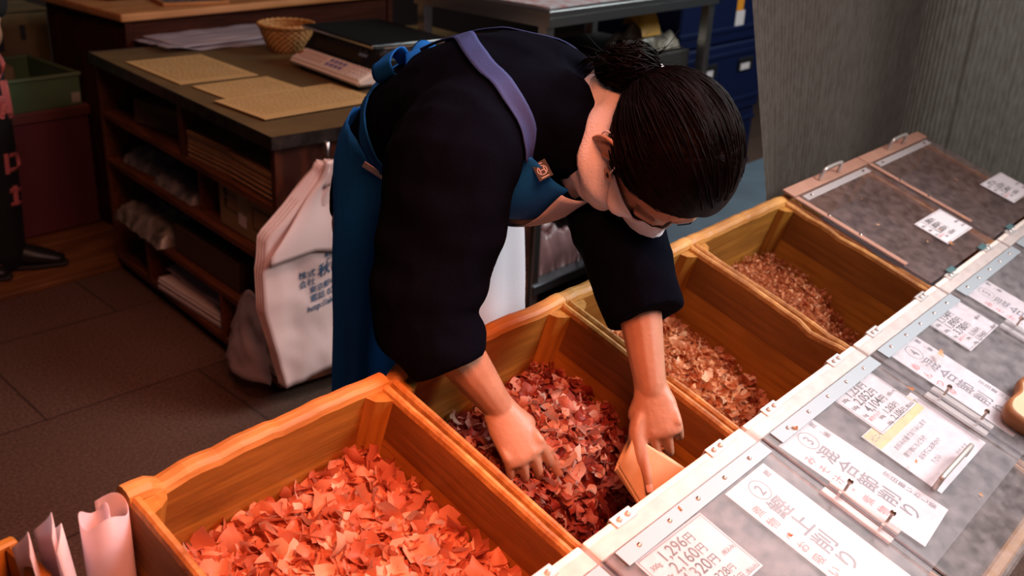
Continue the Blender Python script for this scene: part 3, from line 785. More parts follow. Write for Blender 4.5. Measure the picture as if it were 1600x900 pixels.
# cardboard box on the second shelf
root = empty('cardboard_box', CT(0.03, 0.03, 0.3755)); tag(root, 'brown cardboard box with tape and a white label on the shelf', 'box')
bm = bmesh.new(); box(bm, (0, 0, 0), (0.4, 0.385, 0.145), bevel=0.003); obj('carton', bm, M['cardboard'], root)
bm = bmesh.new(); box(bm, (-0.0012, 0.20, 0.085), (-0.0002, 0.262, 0.147)); box(bm, (-0.0012, 0.195, 0.055), (-0.0002, 0.25, 0.09)); obj('tape', bm, mat('tape', (0.34, 0.28, 0.18), 0.4), root)
bm = bmesh.new(); box(bm, (-0.0016, 0.212, 0.02), (-0.0013, 0.262, 0.058), M=Matrix.Rotation(Rz(3), 4, 'X')); obj('label', bm, M['paper'], root)
m_cp = mat('carton_print', (0.05, 0.03, 0.02), .8)
for (y0, z0, y1, z1) in ((0.05, 0.045, 0.17, 0.048), (0.05, 0.11, 0.17, 0.113), (0.168, 0.045, 0.171, 0.113), (0.235, 0.062, 0.36, 0.065), (0.262, 0.112, 0.36, 0.114), (0.33, .1, .35, .125), (0.335, 0.07, 0.35, 0.095), (0.045, .02, .065, .04)):
    bm = bmesh.new(); box(bm, (-0.0010, y0, z0), (-0.0002, y1, z1)); obj('printed_line', bm, m_cp, root)


def crumple(name, M0, sx, sy, sz, m, label, cat, group, seed, amp=0.02):
    """pack of thin plastic bags, wrinkled"""
    bm = bmesh.new()

    def top_(a, b):
        e = min(a, 1 - a, b, 1 - b) * 5; e = min(e, 1) ** 0.5
        return V((sx * a, sy * b, sz * e * (0.75 + 0.3 * noise.noise(V((a * 3, b * 3, seed))) + 0.35 * abs(noise.noise(V((a * 9, b * 4, seed + 3))))) + amp * 0.3 * noise.noise(V((a * 22, b * 9, seed)))))
    grid(bm, top_, 30, 30)
    grid(bm, lambda a, b: V((sx * a, sy * b, 0.0)), 30, 30)
    bmesh.ops.remove_doubles(bm, verts=bm.verts[:], dist=0.0008)
    o = obj(name, bm, m, None, M0, smooth=True); tag(o, label, cat, group); return o


gp = 'packs of plastic bags on the shelves'
m_pk = mat('plastic_pack', (0.30, 0.25, 0.25), 0.35, col2=(0.10, 0.09, 0.10), scale=14, contrast=(.4, .6), spec=0.8)
m_pk2 = mat('plastic_pack_clear', (0.34, 0.29, 0.26), 0.3, col2=(0.10, 0.085, 0.075), scale=20, contrast=(.4, .65), spec=.9)
crumple('plastic_bag_pack', CT(0.02, 0.60, 0.376, 0), 0.36, 0.30, 0.06, m_pk, 'glossy pack of plastic bags on the middle shelf, right by its divider', 'plastic bag pack', gp, 2)
crumple('plastic_bag_pack', CT(0.05, 0.86, 0.376, 4), 0.36, 0.33, 0.075, m_pk, 'loose crumpled pack of plastic bags at the far end of the middle shelf', 'plastic bag pack', gp, 4)
crumple('plastic_bag_pack', CT(-0.02, 0.80, 0.169, 0), 0.40, 0.40, 0.085, m_pk2, 'crumpled clear plastic pack sagging over the lower shelf end', 'plastic bag pack', gp, 6, amp=.04)
bm = bmesh.new(); box(bm, (0, 0, 0), (0.45, 0.44, 0.10), bevel=0.004); box(bm, (0.02, .02, .1), (.43, .42, .104))
o = obj('flat_dark_box', bm, m_dk, None, CT(0.03, 0.325, 0.169, 1)); tag(o, 'flat dark box lying on the lower shelf of the table', 'box')
page_stack('leaflet_stack', (0, 0, 0), (0.30, 0.44, 0.045), CT(0.02, 0.42, 0.001, 4), M['paper'], 'slanted white stack of leaflets on the bottom shelf', 'leaflet stack', None, seed=9, sheets=8)
root = empty('printed_bag', CT(0.045, 0.455, 0.047, 2)); tag(root, 'flat pinkish printed bag lying on the leaflets on the bottom shelf', 'bag')
bm = bmesh.new(); grid(bm, lambda a, b: V((0.26 * a, 0.43 * b, 0.012 + 0.02 * math.sin(a * 2.5) + 0.006 * math.sin(b * 9))), 16, 20)
o = obj('sheet', bm, mat('printed_sheet', (0.55, 0.40, 0.42), .5), root, smooth=True); solidify(o, .006)
bm = bmesh.new()
for (x0, x1) in ((0.11, 0.118), (0.135, 0.165)):
    grid(bm, lambda a, b: V((x0 + (x1 - x0) * a, 0.05 + 0.33 * b, 0.0136 + 0.02 * math.sin((x0 + (x1 - x0) * a) / .26 * 2.5) + 0.006 * math.sin((0.05 + 0.33 * b) / .43 * 9))), 3, 20)
obj('dark_print', bm, M['ink_blue'], root)
# clear bag bulging out of the bottom shelf
bm = bmesh.new()
def _cb(a, b):
    # a along the shelf, b upward
    y = 0.02 + 0.27 * a * (1 - .25 * b) + .02 * b; z = 0.002 + 0.30 * b * (1 - 0.55 * a * a) * (0.8 + .2 * math.sin(a * 3))
    return V((-0.035 - 0.05 * math.sin(PI * a) * (1 - b) + 0.015 * noise.noise(V((a * 5, b * 5, 3))), y, z))
grid(bm, _cb, 18, 18)
o = obj('clear_bag', bm, M['film'], None, CT(0, 0, 0), smooth=True); tag(o, 'clear plastic bag bulging out of the bottom shelf behind the carrier bags', 'bag'); solidify(o, .002)
page_stack('leaflet_stack', (0, 0, 0), (0.26, 0.30, 0.03), CT(0.002, 0.06, 0.001, -2), M['paper'], 'white leaflets under the clear bag at the near end of the bottom shelf', 'leaflet stack', None, seed=19, sheets=5)

# carrier bags hanging from the hook (a thick stack of flat bags)
def KP(p): return KM @ V(p)


BY = 1.105
bagM = KM @ Matrix.Translation((1.13, BY, 0.39)) @ Matrix.Rotation(Rz(-6), 4, 'Z')
bag = empty('carrier_bag', bagM)
tag(bag, 'pink-white stack of plastic carrier bags hanging from the table hook', 'carrier bag')
def outline(b):
    # b 0 bottom .. 1 neck : (left x, right x, z)
    z = -0.30 + 0.60 * b
    L = [(-0.30, -0.085), (-0.27, -0.090), (-0.16, -0.118), (-0.05, -0.142), (0.05, -0.142), (0.14, -0.125), (0.20, -0.055), (0.26, 0.012), (0.285, 0.044), (0.30, 0.050)]
    R_ = [(-0.30, 0.20), (-0.2, 0.22), (0.0, 0.19), (0.14, 0.17), (0.20, 0.15), (0.26, 0.115), (0.285, 0.104), (0.30, 0.098)]
    def it(T):
        for (z0, x0), (z1, x1) in zip(T, T[1:]):
            if z <= z1: return x0 + (x1 - x0) * (z - z0) / (z1 - z0)
        return T[-1][1]
    return it(L), it(R_), z
def bagsurf(off, zmax=1.0, th=0.0):
    def fn(a, b):
        l, r, z = outline(b * zmax); x = l + (r - l) * a
        zz = z + (0.055 * (a - 0.3) if b < 0.5 else 0.03 * (a - .3) * (1 - b)) * 1.0
        pl = 0.010 * math.sin(PI * min(max(a, 0), 1)) * (1 - b * .5) + 0.012 * b * b * math.sin(a * 16) * (b > .3) + 0.010 * noise.noise(V((a * 4, b * 6, 2))) + 0.004 * noise.noise(V((a * 9 + b * 5, b * 12, 4)))
        return V((x, -off - pl, zz))
    return fn
for k in range(4):
    bm = bmesh.new(); grid(bm, bagsurf(0.006 * k), 26, 36)
    if k == 3:
        o = obj('front_bag', bm, M['pink_bag'], bag, smooth=True); front_bag = o
    else:
        o = obj('bag_layer', bm, M['pink_bag'], bag, Matrix.Translation((-0.004 * (3 - k), 0, 0.004 * (3 - k))), smooth=True)
    solidify(o, 0.0025)
# folded-over flap of the handles
bm = bmesh.new()
def flap(a, b):
    l, r, z = outline(0.70 + 0.30 * b); x = l - 0.004 + (r - l) * a
    low = 0.055 * (1 - a) * (1 - b) - 0.05 * a * (1 - b)
    return V((x, -0.030 - 0.018 * (1 - b) - 0.012 * math.sin(a * 9) * b - .004 * math.sin(b * 7), z - (1 - b) * (0.05 + 0.10 * max(0, a - 0.45)) + (0.03 * (a)) * (1 - b)))
grid(bm, flap, 24, 18); o = obj('folded_flap', bm, M['pink_bag'], bag, smooth=True); solidify(o, 0.004)
bm = bmesh.new()
for k in range(5):
    x = 0.05 + 0.011 * k
    tube(bm, spline([(x - .02 + .004 * k, -0.03, 0.25), (x, -0.036, 0.29), (x + .004, -0.038, 0.318), (x + .008, -.03, .30), (x + .01, -0.02, 0.26)], 12), [(0.010, 0.007)] * 13, seg=8)
obj('handle_loops', bm, M['pink_bag'], bag, smooth=True)
lt = text_mesh([('製造卸', 0.040, 0.040, 0.024, 'LEFT'), ('秋山', 0.018, 0.000, 0.044, 'LEFT'), ('株式', -0.036, 0.010, 0.024, 'LEFT'), ('会社', -0.036, -0.016, 0.024, 'LEFT'),
                ('東京都中央区', -0.006, -0.040, 0.022, 'LEFT'), ('電話 03(3541', -0.006, -0.066, 0.024, 'LEFT'), ('http://akiyama', -0.016, -0.092, 0.025, 'LEFT')])
ring(lt, (0.060, 0.083), 0.0, 0.012, 16)
from mathutils.bvhtree import BVHTree
FB = BVHTree.FromPolygons([v.co.copy() for v in front_bag.data.vertices], [tuple(q.vertices) for q in front_bag.data.polygons])
for v in lt.verts:
    x, z = v.co.x, v.co.y
    z = z + 0.055 * ((x + .14) / .34 - .3) - 0.01
    hit = FB.ray_cast(V((x, -.4, z)), V((0, 1, 0)))
    v.co = V((x, (hit[0].y if hit[0] is not None else -.04) - .0032, z))
obj('bag_lettering', lt, M['ink_blue'], bag)

# ------------------------------------------------------------------ things on the worktop
def sheet(cx, cy, sx, sy, rz, z, label, lines, seed):
    root = empty('laminated_sheet', KM @ Matrix.Translation((cx, cy, 0.750 + z)) @ Matrix.Rotation(Rz(rz), 4, 'Z')); tag(root, label, 'sheet', 'laminated notices on the worktop')
    bm = bmesh.new(); box(bm, (-sx / 2, -sy / 2, 0), (sx / 2, sy / 2, 0.003), bevel=.0008); obj('paper', bm, M['sheet'], root)
    rng = random.Random(seed); bm = bmesh.new()
    for k in range(lines):
        y = sy / 2 - 0.03 - k * (sy - 0.06) / lines; x = -sx / 2 + 0.02
        while x < sx / 2 - 0.03:
            w = rng.uniform(0.006, 0.02); box(bm, (x, y, 0.0031), (x + w, y + 0.0035, 0.0034)); x += w + rng.uniform(0.003, 0.008)
    obj('text_lines', bm, mat('sheet_print', (0.26, 0.15, 0.06), .7), root)
sheet(1.423, 2.060, 0.275, 0.395, -6, 0.001, 'tan laminated notice at the far left of the worktop', 22, 1)
sheet(1.405, 1.690, 0.270, 0.270, -4, 0.001, 'tan laminated notice in the middle, half under another', 8, 2)
sheet(1.420, 1.480, 0.42, 0.265, -3, 0.0045, 'large tan laminated notice nearest the bending person', 10, 3)
for k, (dx, dy, rz, zz, lb) in enumerate(((0, 0, -2, 0.0, 'thin white plastic film sheet at the bottom of the pile on the worktop'), (0.06, 0.05, 5, 0.010, 'thin pinkish plastic film sheet on top of the pile on the worktop'))):
    bm = bmesh.new()
    grid(bm, lambda a, b: V((-0.26 + 0.56 * a, -0.15 + 0.29 * b, 0.003 + zz + 0.008 * abs(noise.noise(V((a * 4, b * 5, k)))) + 0.02 * sm(0.25, 0, a) * (1 - b) * (k == 0))), 22, 14)
    o = obj('film_sheet', bm, M['film'], None, KM @ Matrix.Translation((1.77 + dx, 2.44 + dy, 0.750)) @ Matrix.Rotation(Rz(-4 + rz), 4, 'Z'), smooth=True)
    tag(o, lb, 'plastic film', 'film sheets on the worktop'); solidify(o, .0015)
# wicker basket
bk = empty('wicker_basket', KM @ Matrix.Translation((1.875, 2.135, 0.750))); tag(bk, 'small round wicker basket beside the weighing scale', 'basket')
bm = bmesh.new(); nrow, nst = 11, 44
def bprof(t): return 0.058 + 0.040 * t ** 0.75, 0.004 + 0.092 * t
for r in range(nrow):
    t0 = r / (nrow - 1); R0, z0 = bprof(t0)
    pts = [V(((R0 + 0.0026 * (1 if (k + r) % 2 else -1)) * math.cos(2 * PI * k / nst), (R0 + 0.0026 * (1 if (k + r) % 2 else -1)) * math.sin(2 * PI * k / nst), z0)) for k in range(nst)]
    tube(bm, pts, (0.0024, 0.0048), seg=6, side=(0, 0, 1), closed=True) if False else tube(bm, pts, (0.0048, 0.0024), seg=6, side=(0, 0, 1), closed=True)
for k in range(nst // 2):
    a = 2 * PI * (2 * k + .5) / nst
    tube(bm, [V((bprof(t)[0] * math.cos(a), bprof(t)[0] * math.sin(a), bprof(t)[1])) for t in (0, .25, .5, .75, 1)], 0.0022, seg=5)
tube(bm, [V((0, 0, 0.001)), V((0, 0, 0.006))], [0.060, 0.060], seg=32)
obj('woven_body', bm, M['wicker'], bk, smooth=True)
bm = bmesh.new(); R1 = 0.100
for q in (0, PI):
    pts = [V(((R1 + 0.003 * math.cos(14 * 2 * PI * k / 120 + q)) * math.cos(2 * PI * k / 120), (R1 + 0.003 * math.cos(14 * 2 * PI * k / 120 + q)) * math.sin(2 * PI * k / 120), 0.098 + 0.003 * math.sin(14 * 2 * PI * k / 120 + q))) for k in range(120)]
    tube(bm, pts, 0.0045, seg=6, side=(0, 0, 1), closed=True)
obj('braided_rim', bm, M['wicker'], bk, smooth=True)
# weighing scale
SC = KM @ Matrix.Translation((1.641, 1.471, 0.750)) @ Matrix.Rotation(Rz(-8.8), 4, 'Z')
sc = empty('weighing_scale', SC); tag(sc, 'digital shop weighing scale with black display and steel platform', 'scale')
def prism(bm, prof, y0, y1, bevel=0.004):
    a = [bm.verts.new((x, y0, z)) for x, z in prof]; b = [bm.verts.new((x, y1, z)) for x, z in prof]; n = len(prof); fs = []
    for k in range(n): fs.append(bm.faces.new((a[k], a[(k + 1) % n], b[(k + 1) % n], b[k])))
    fs.append(bm.faces.new(a[::-1])); fs.append(bm.faces.new(b))
    bmesh.ops.recalc_face_normals(bm, faces=fs)
    if bevel: bmesh.ops.bevel(bm, geom=list({e for f in fs for e in f.edges}), offset=bevel, segments=2, affect='EDGES')
bm = bmesh.new(); prism(bm, [(0.0, 0.016), (0.0, 0.034), (0.070, 0.064), (0.070, 0.016)], 0.0, 0.44, 0.007)
prism(bm, [(0.07, 0.012), (0.07, 0.075), (0.40, 0.095), (0.40, 0.012)], 0.02, 0.42, 0.006)
obj('body', bm, M['scale_body'], sc)
bm = bmesh.new(); prism(bm, [(0.060, 0.060), (0.105, 0.112), (0.14, 0.112), (0.14, 0.05), (0.07, 0.05)], 0.004, 0.45, 0.004)
box(bm, (0.02, 0.03, 0.0), (0.38, 0.40, 0.013)); box(bm, (0.1, 0.0, 0.03), (0.16, 0.03, 0.10), bevel=.01)
obj('display_housing', bm, M['black'], sc)
sl = Matrix.Translation((0.060, 0, 0.060)) @ Matrix.Rotation(-math.atan2(0.052, 0.045), 4, 'Y')
bm = bmesh.new(); box(bm, (0.014, 0.10, 0.0005), (0.050, 0.40, 0.0016)); obj('display_window', bm, mat('lcd_glass', (0.03, 0.022, 0.014), 0.15), sc, sl)
bm = bmesh.new()
for k in range(8): box(bm, (0.055, 0.10 + .033 * k, 0.0005), (0.058, 0.112 + .033 * k, 0.0012))
box(bm, (0.035, 0.08, 0.0017), (0.046, 0.13, 0.0021))
obj('display_print', bm, mat('scale_print', (0.12, 0.16, 0.25), .5), sc, sl)
sk = Matrix.Translation((0.0, 0, 0.034)) @ Matrix.Rotation(-math.atan2(0.030, 0.070), 4, 'Y')
m_key = mat('key_plastic', (0.74, 0.58, 0.50), .5); m_bkey = mat('blue_keys', (0.22, 0.20, 0.45), .5)
def key(nm, lo, hi, m):
    bm = bmesh.new(); box(bm, lo, hi, bevel=.0006); obj(nm, bm, m, sc, sk)
for r in range(2):
    for k in range(6): key('key', (0.022 + 0.022 * r, 0.265 + 0.024 * k, 0.0003), (0.038 + 0.022 * r, 0.284 + 0.024 * k, 0.002), m_key)
for r in range(4):
    for k in range(4): key('key', (0.010 + 0.017 * r, 0.020 + 0.022 * k, 0.0003), (0.019 + 0.017 * r, 0.031 + 0.022 * k, 0.002), m_key)
for r in range(2):
    for k in range(4): key('blue_key', (0.022 + 0.022 * r, 0.145 + 0.026 * k, 0.0003), (0.036 + 0.022 * r, 0.162 + 0.026 * k, 0.002), m_bkey)
bm = bmesh.new(); box(bm, (0.03, 0.415, 0.0003), (0.05, 0.428, 0.0024)); obj('power_key', bm, mat('power_key', (.4, .12, .06), .5), sc, sk)
bm = bmesh.new(); box(bm, (0.085, 0.050, 0.118), (0.400, 0.500, 0.130), bevel=0.004, seg=3); box(bm, (0.2, .15, .09), (.3, .35, .118))
pl = obj('platform', bm, M['chrome'], sc)
bm = bmesh.new(); box(bm, (0.092, 0.058, 0.1301), (0.393, 0.492, 0.1312)); obj('platform_mat', bm, M['black'], pl)
# tape roll standing behind the scale
tp = empty('tape_roll', KM @ Matrix.Translation((1.955, 1.615, 0.750 + 0.047)) @ Matrix.Rotation(Rz(35), 4, 'Z')); tag(tp, 'roll of tan packing tape with a dark core behind the scale', 'tape')
bm = bmesh.new()
for (r0, r1) in ((0.047, 0.038),):
    n = 36
    R = [[bm.verts.new((y, r * math.cos(2 * PI * k / n), r * math.sin(2 * PI * k / n))) for k in range(n)] for y, r in ((-0.024, r0), (0.024, r0), (0.024, r1), (-0.024, r1))]
    for a in range(4):
        for k in range(n): bm.faces.new((R[a][k], R[a][(k + 1) % n], R[(a + 1) % 4][(k + 1) % n], R[(a + 1) % 4][k]))
bmesh.ops.recalc_face_normals(bm, faces=bm.faces[:])
obj('tape', bm, mat('packing_tape', (0.62, 0.36, 0.12), .3), tp, smooth=False)
bm = bmesh.new(); tube(bm, [V((-0.026, 0, 0)), V((0.02, 0, 0))], 0.0375, seg=30); obj('core', bm, M['black'], tp)
bm = bmesh.new(); box(bm, (0, 0, 0), (0.20, 0.13, 0.028), bevel=.006); box(bm, (0.01, .01, .028), (.19, .12, .031))
o = obj('red_box', bm, mat('red_glossy', (0.30, 0.035, 0.02), .25), None, KM @ Matrix.Translation((2.47, 1.76, 0.751)) @ Matrix.Rotation(Rz(10), 4, 'Z')); tag(o, 'low glossy red box at the back of the worktop behind the scale', 'box')

# ------------------------------------------------------------------ wooden desk behind the table
dk = empty('desk', KM @ Matrix.Translation((1.50, 2.600, FLZ))); tag(dk, 'dark wooden desk with a light rounded top behind the shelf table', 'desk')
zt = 0.852 - FLZ
bm = bmesh.new(); box(bm, (-0.020, -0.014, zt - 0.030), (1.35, 0.62, zt), bevel=0.010, seg=3); obj('desk_top', bm, M['desk_top'], dk, smooth=False)
bm = bmesh.new(); box(bm, (0.0, 0.0, 0.015), (0.030, 0.60, zt - 0.031), bevel=.002); obj('side_panel', bm, M['desk'], dk)
bm = bmesh.new(); box(bm, (1.30, 0.0, 0.015), (1.33, 0.60, zt - 0.031), bevel=.002); obj('side_panel', bm, M['desk'], dk)
bm = bmesh.new(); box(bm, (0.034, 0.008, 0.05), (1.298, 0.026, zt - 0.031)); obj('front_panel', bm, M['desk'], dk)
bm = bmesh.new()
for x in (0.0, 1.30): box(bm, (x - .004, -0.003, 0.0), (x + 0.034, 0.603, 0.016))
obj('foot_rail', bm, M['black'], dk)
root = empty('framed_pad', KM @ Matrix.Translation((1.855, 2.725, 0.853)) @ Matrix.Rotation(Rz(-15), 4, 'Z')); tag(root, 'small wood-framed printed pad on the light desk top', 'pad')
bm = bmesh.new()
for lo, hi in (((-.13, -.09, 0), (.13, -.075, .012)), ((-.13, .075, 0), (.13, .09, .012)), ((-.13, -.075, 0), (-.115, .075, .012)), ((.115, -.075, 0), (.13, .075, .012))): box(bm, lo, hi, bevel=.002)
obj('frame', bm, M['desk_top'], root)
bm = bmesh.new(); box(bm, (-.115, -.075, .001), (.115, .075, .008)); obj('pad', bm, mat('pad_paper', (.25, .16, .14), .6, col2=(.06, .04, .05), scale=90, contrast=(.45, .55)), root)
bm = bmesh.new(); box(bm, (-.2, -.1, 0), (.2, .1, .03), bevel=.01); box(bm, (-.18, -.08, .03), (.18, .08, .036))
o = obj('keyboard_case', bm, M['black'], None, KM @ Matrix.Translation((1.80, 2.98, 0.853))); tag(o, 'flat black case lying behind the framed pad on the desk', 'case')

# ------------------------------------------------------------------ boxes at the far left
mx = empty('storage_box', Matrix.Translation((1.00, 2.78, 0.0))); tag(mx, 'tall maroon box under the green crate at the far left', 'box')
bm = bmesh.new(); box(bm, (0, 0, 0.0185), (0.415, 0.42, 0.49), bevel=0.006); obj('carton', bm, M['pinkbox'], mx)
bm = bmesh.new(); box(bm, (-.006, -.006, 0.455), (0.421, 0.426, 0.497), bevel=.004); obj('carton_lid', bm, mat('maroon_lid', (.17, .05, .045), .6), mx)
gc = empty('green_crate', Matrix.Translation((0.99, 2.775, 0.4975))); tag(gc, 'open green plastic crate on top of the maroon box', 'crate')
bm = bmesh.new(); X, Y, H = 0.41, 0.42, 0.125
box(bm, (0.012, 0.012, 0), (X - .012, Y - .012, .006))
for lo, hi in (((.006, .006, 0), (X - .006, .014, H)), ((.006, Y - .014, 0), (X - .006, Y - .006, H)), ((.006, .014, 0), (.014, Y - .014, H)), ((X - .014, .014, 0), (X - .006, Y - .014, H))): box(bm, lo, hi, bevel=.002)
obj('crate_body', bm, M['green'], gc)
bm = bmesh.new()
for lo, hi in (((0, 0, H - .012), (X, .016, H)), ((0, Y - .016, H - .012), (X, Y, H)), ((0, .016, H - .012), (.016, Y - .016, H)), ((X - .016, .016, H - .012), (X, Y - .016, H))): box(bm, lo, hi, bevel=.002)
obj('rim', bm, mat('green_rim', (.16, .22, .11), .5), gc)
bm = bmesh.new(); box(bm, (X - .045, .0046, .012), (X - .012, .0056, .05)); obj('label', bm, mat('crate_label', (.4, .34, .26), .7), gc)
for k, (x, y, s, h, lb) in enumerate(((.14, .12, .08, .10, 'tan packet standing in the green crate, nearer the aisle'), (.25, .2, .09, .12, 'tan packet standing in the green crate, nearer the desk'))):
    bm = bmesh.new(); box(bm, (0, 0, 0), (s, s * .5, h), bevel=.006); box(bm, (.01, s * .2, h), (s - .01, s * .3, h + .012))
    o = obj('packet', bm, M['cardboard'], None, Matrix.Translation((0.99 + x, 2.775 + y, 0.504)) @ Matrix.Rotation(.3 + k, 4, 'Z')); tag(o, lb, 'packet', 'packets in the green crate')


def carton(loc, s, rz, label, holes=True):
    root = empty('old_carton', Matrix.Translation(loc) @ Matrix.Rotation(Rz(rz), 4, 'Z')); tag(root, label, 'box', 'old cartons stacked at the far left')
    bm = bmesh.new(); box(bm, (0, 0, 0), s, bevel=.004); obj('carton', bm, M['box_olive'], root)
    bm = bmesh.new(); box(bm, (-.01, -.012, s[2] + .0005), (s[0] + .01, s[1] * .48, s[2] + .004)); box(bm, (-.01, s[1] * .52, s[2] + .0005), (s[0] + .01, s[1] + .012, s[2] + .004)); obj('flaps', bm, M['box_olive'], root)
    if holes:
        for (x, z) in ((.12, .72), (.3, .66), (.5, .6), (.72, .7)):
            bm = bmesh.new(); box(bm, (s[0] * x, -.0012, s[2] * z), (s[0] * x + .022, -.0002, s[2] * z + .06)); obj('printed_mark', bm, M['ink'], root)
carton((1.11, 3.24, 0.0185), (0.40, 0.40, 0.38), 0, 'olive-brown carton standing on the boards, lowest of the stack')
carton((1.10, 3.24, 0.405), (0.41, 0.40, 0.38), -2, 'olive-brown carton with black printed marks behind the green crate')
carton((1.00, 3.70, 0.0185), (0.5, 0.5, 0.42), 3, 'old carton at the very back, under another one')
carton((1.02, 3.70, 0.445), (0.48, 0.48, 0.40), 5, 'old carton at the very back left, topmost', False)
carton((0.60, 3.10, 0.0185), (0.40, 0.45, 0.50), -4, 'old carton at the left picture edge behind the black trousers', False)

# ------------------------------------------------------------------ steel table, crates, curtain (back right)
st = empty('steel_table', Matrix.Translation((2.05, 1.05, 0))); tag(st, 'stainless steel table behind the bending person', 'table')
bm = bmesh.new(); box(bm, (0, 0, 1.000), (1.02, 0.60, 1.022), bevel=.002)
box(bm, (0, 0, 0.972), (1.02, 0.006, 1.001)); box(bm, (0, .594, .972), (1.02, .60, 1.001)); box(bm, (0, .006, .972), (.006, .594, 1.001)); box(bm, (1.014, .006, .972), (1.02, .594, 1.001))
obj('table_top', bm, M['steel'], st)
for (x, y) in ((0.004, .01), (0.975, .01), (.004, .55), (.975, .55)):
    bm = bmesh.new(); box(bm, (x, y, 0.012), (x + .038, y + .038, .998), bevel=.003); lg = obj('leg', bm, M['steel'], st)
    bm = bmesh.new(); tube(bm, [V((x + .019, y + .019, 0)), V((x + .019, y + .019, .014))], [.024, .018], seg=14); obj('foot', bm, M['black'], lg)
bm = bmesh.new(); box(bm, (0.008, 0.002, 0.060), (1.01, .595, 0.096), bevel=.002); obj('lower_shelf', bm, mat('shelf_steel', (.16, .17, .19), .35, .8), st)
bm = bmesh.new(); box(bm, (0.6, .06, .0965), (.95, .5, .8), bevel=.004); box(bm, (.61, .058, .12), (.94, .0598, .78)); 
o = obj('dark_carton', bm, mat('dark_carton', (.022, .017, .015), .7), None, Matrix.Translation((2.05, 1.05, 0.0005))); tag(o, 'tall dark carton standing on the lower shelf of the steel table', 'box')
for k, (x, y, z, s, lb, mm) in enumerate(((0.07, .05, .0975, (.26, .20, .16), 'pinkish plastic sack on the lower shelf beside the table leg', (.38, .20, .20)), (0.12, .28, .0975, (.34, .3, .13), 'grey plastic sack at the back of the lower shelf', (.10, .09, .095)), (0.30, .04, .0975, (.26, .22, .07), 'flat maroon bundle on the lower shelf, right of the sacks', (.11, .05, .055)))):
    crumple('plastic_sack', Matrix.Translation((2.05 + x, 1.05 + y, z)), *s, mat('sack_%d' % k, mm, .35, col2=tuple(c * .55 for c in mm), scale=14, spec=.7), lb, 'sack', 'sacks under the steel table', 20 + k, amp=.03)
bgs = empty('noodle_packet', Matrix.Translation((2.05 + .52, 1.05 + .1, .0975 + .705))); 
tag(bgs, 'clear packet with a yellow strip on the dark carton under the steel table', 'packet')
bgs.location = (2.05 + .62, 1.05 + .08, .8055)
bm = bmesh.new(); grid(bm, lambda a, b: V((.30 * a, .16 * b, .11 * (min(a, 1 - a, b, 1 - b) * 4) ** .5 * (.6 + .4 * noise.noise(V((a * 5, b * 5, 3)))) + .002)), 20, 14); grid(bm, lambda a, b: V((.30 * a, .16 * b, .001)), 20, 14)
obj('packet_body', bm, mat('packet_clear', (.42, .38, .30), .3, col2=(.15, .13, .1), scale=25, contrast=(.45, .6)), bgs, smooth=True)
bm = bmesh.new(); grid(bm, lambda a, b: V((.04 + .12 * a + .05 * b, .01 + .13 * b, .006 + .11 * (min((.04 + .12 * a + .05 * b) / .3, 1 - (.04 + .12 * a + .05 * b) / .3, (.01 + .13 * b) / .16, 1 - (.01 + .13 * b) / .16) * 4) ** .5)), 10, 10)
obj('yellow_strip', bm, mat('yellow_print', (.85, .42, .03), .4), bgs, smooth=True)
bm = bmesh.new()
for k in range(3): box(bm, (0, 0, .0015 * k), (.75, .5, .0015 * k + .0012), M=Matrix.Rotation(.03 * k, 4, 'Z'))
o = obj('newspaper', bm, mat('newsprint', (.62, .60, .62), .6, col2=(.52, .22, .22), scale=22, contrast=(.45, .62)), None, Matrix.Translation((2.10, 1.09, 1.0225))); tag(o, 'red and white printed papers spread on the steel table', 'papers')
# blue crates
for k, (x, y, z, lb) in enumerate(((3.42, 1.42, 0.0, 'blue plastic crate at the bottom of the stack behind the steel table'), (3.43, 1.41, 0.345, 'blue plastic crate in the middle of the stack by the curtain'), (3.42, 1.42, 0.69, 'blue plastic crate at the top of the stack with an orange tag'))):
    root = empty('blue_crate', Matrix.Translation((x, y, z))); tag(root, lb, 'crate', 'blue crates stacked behind the steel table')
    bm = bmesh.new(); box(bm, (0, 0, 0), (.78, .5, .34), bevel=.008)
    for q in (.05, .28): box(bm, (-.006, -.006, q), (.786, .506, q + .022), bevel=.003)
    obj('crate_body', bm, M['blue_crate'], root)
    for xx in (.18, .52):
        bm = bmesh.new(); box(bm, (xx, -.007, .20), (xx + .14, -.0005, .262), bevel=.002); hs = obj('hand_slot', bm, M['black'], root)
        bm = bmesh.new(); box(bm, (xx + .02, -.0082, .205), (xx + .105, -.0071, .235)); obj('slot_label', bm, M['paper'], hs)
    if k == 2:
        bm = bmesh.new(); box(bm, (.47, -.0012, .06), (.55, -.0002, .14)); obj('label', bm, M['paper'], root)
    if k == 2:
        bm = bmesh.new(); box(bm, (.47, -.0012, .14), (.53, -.0002, .20)); obj('orange_tag', bm, mat('orange_tag', (.8, .30, .02), .5), root)
gb = empty('grey_box', Matrix.Translation((2.30, .52, 0))); tag(gb, 'flat grey-blue lidded box on the floor behind the trays', 'box')
bm = bmesh.new(); box(bm, (0, 0, .002), (1.25, .46, .27), bevel=.01); obj('box_body', bm, mat('grey_box', (.09, .12, .15), .5), gb)
bm = bmesh.new(); box(bm, (-.015, -.015, .271), (1.265, .475, .30), bevel=.008); obj('box_lid', bm, mat('grey_lid', (.12, .16, .20), .45, col2=(.09, .12, .15), scale=8), gb)
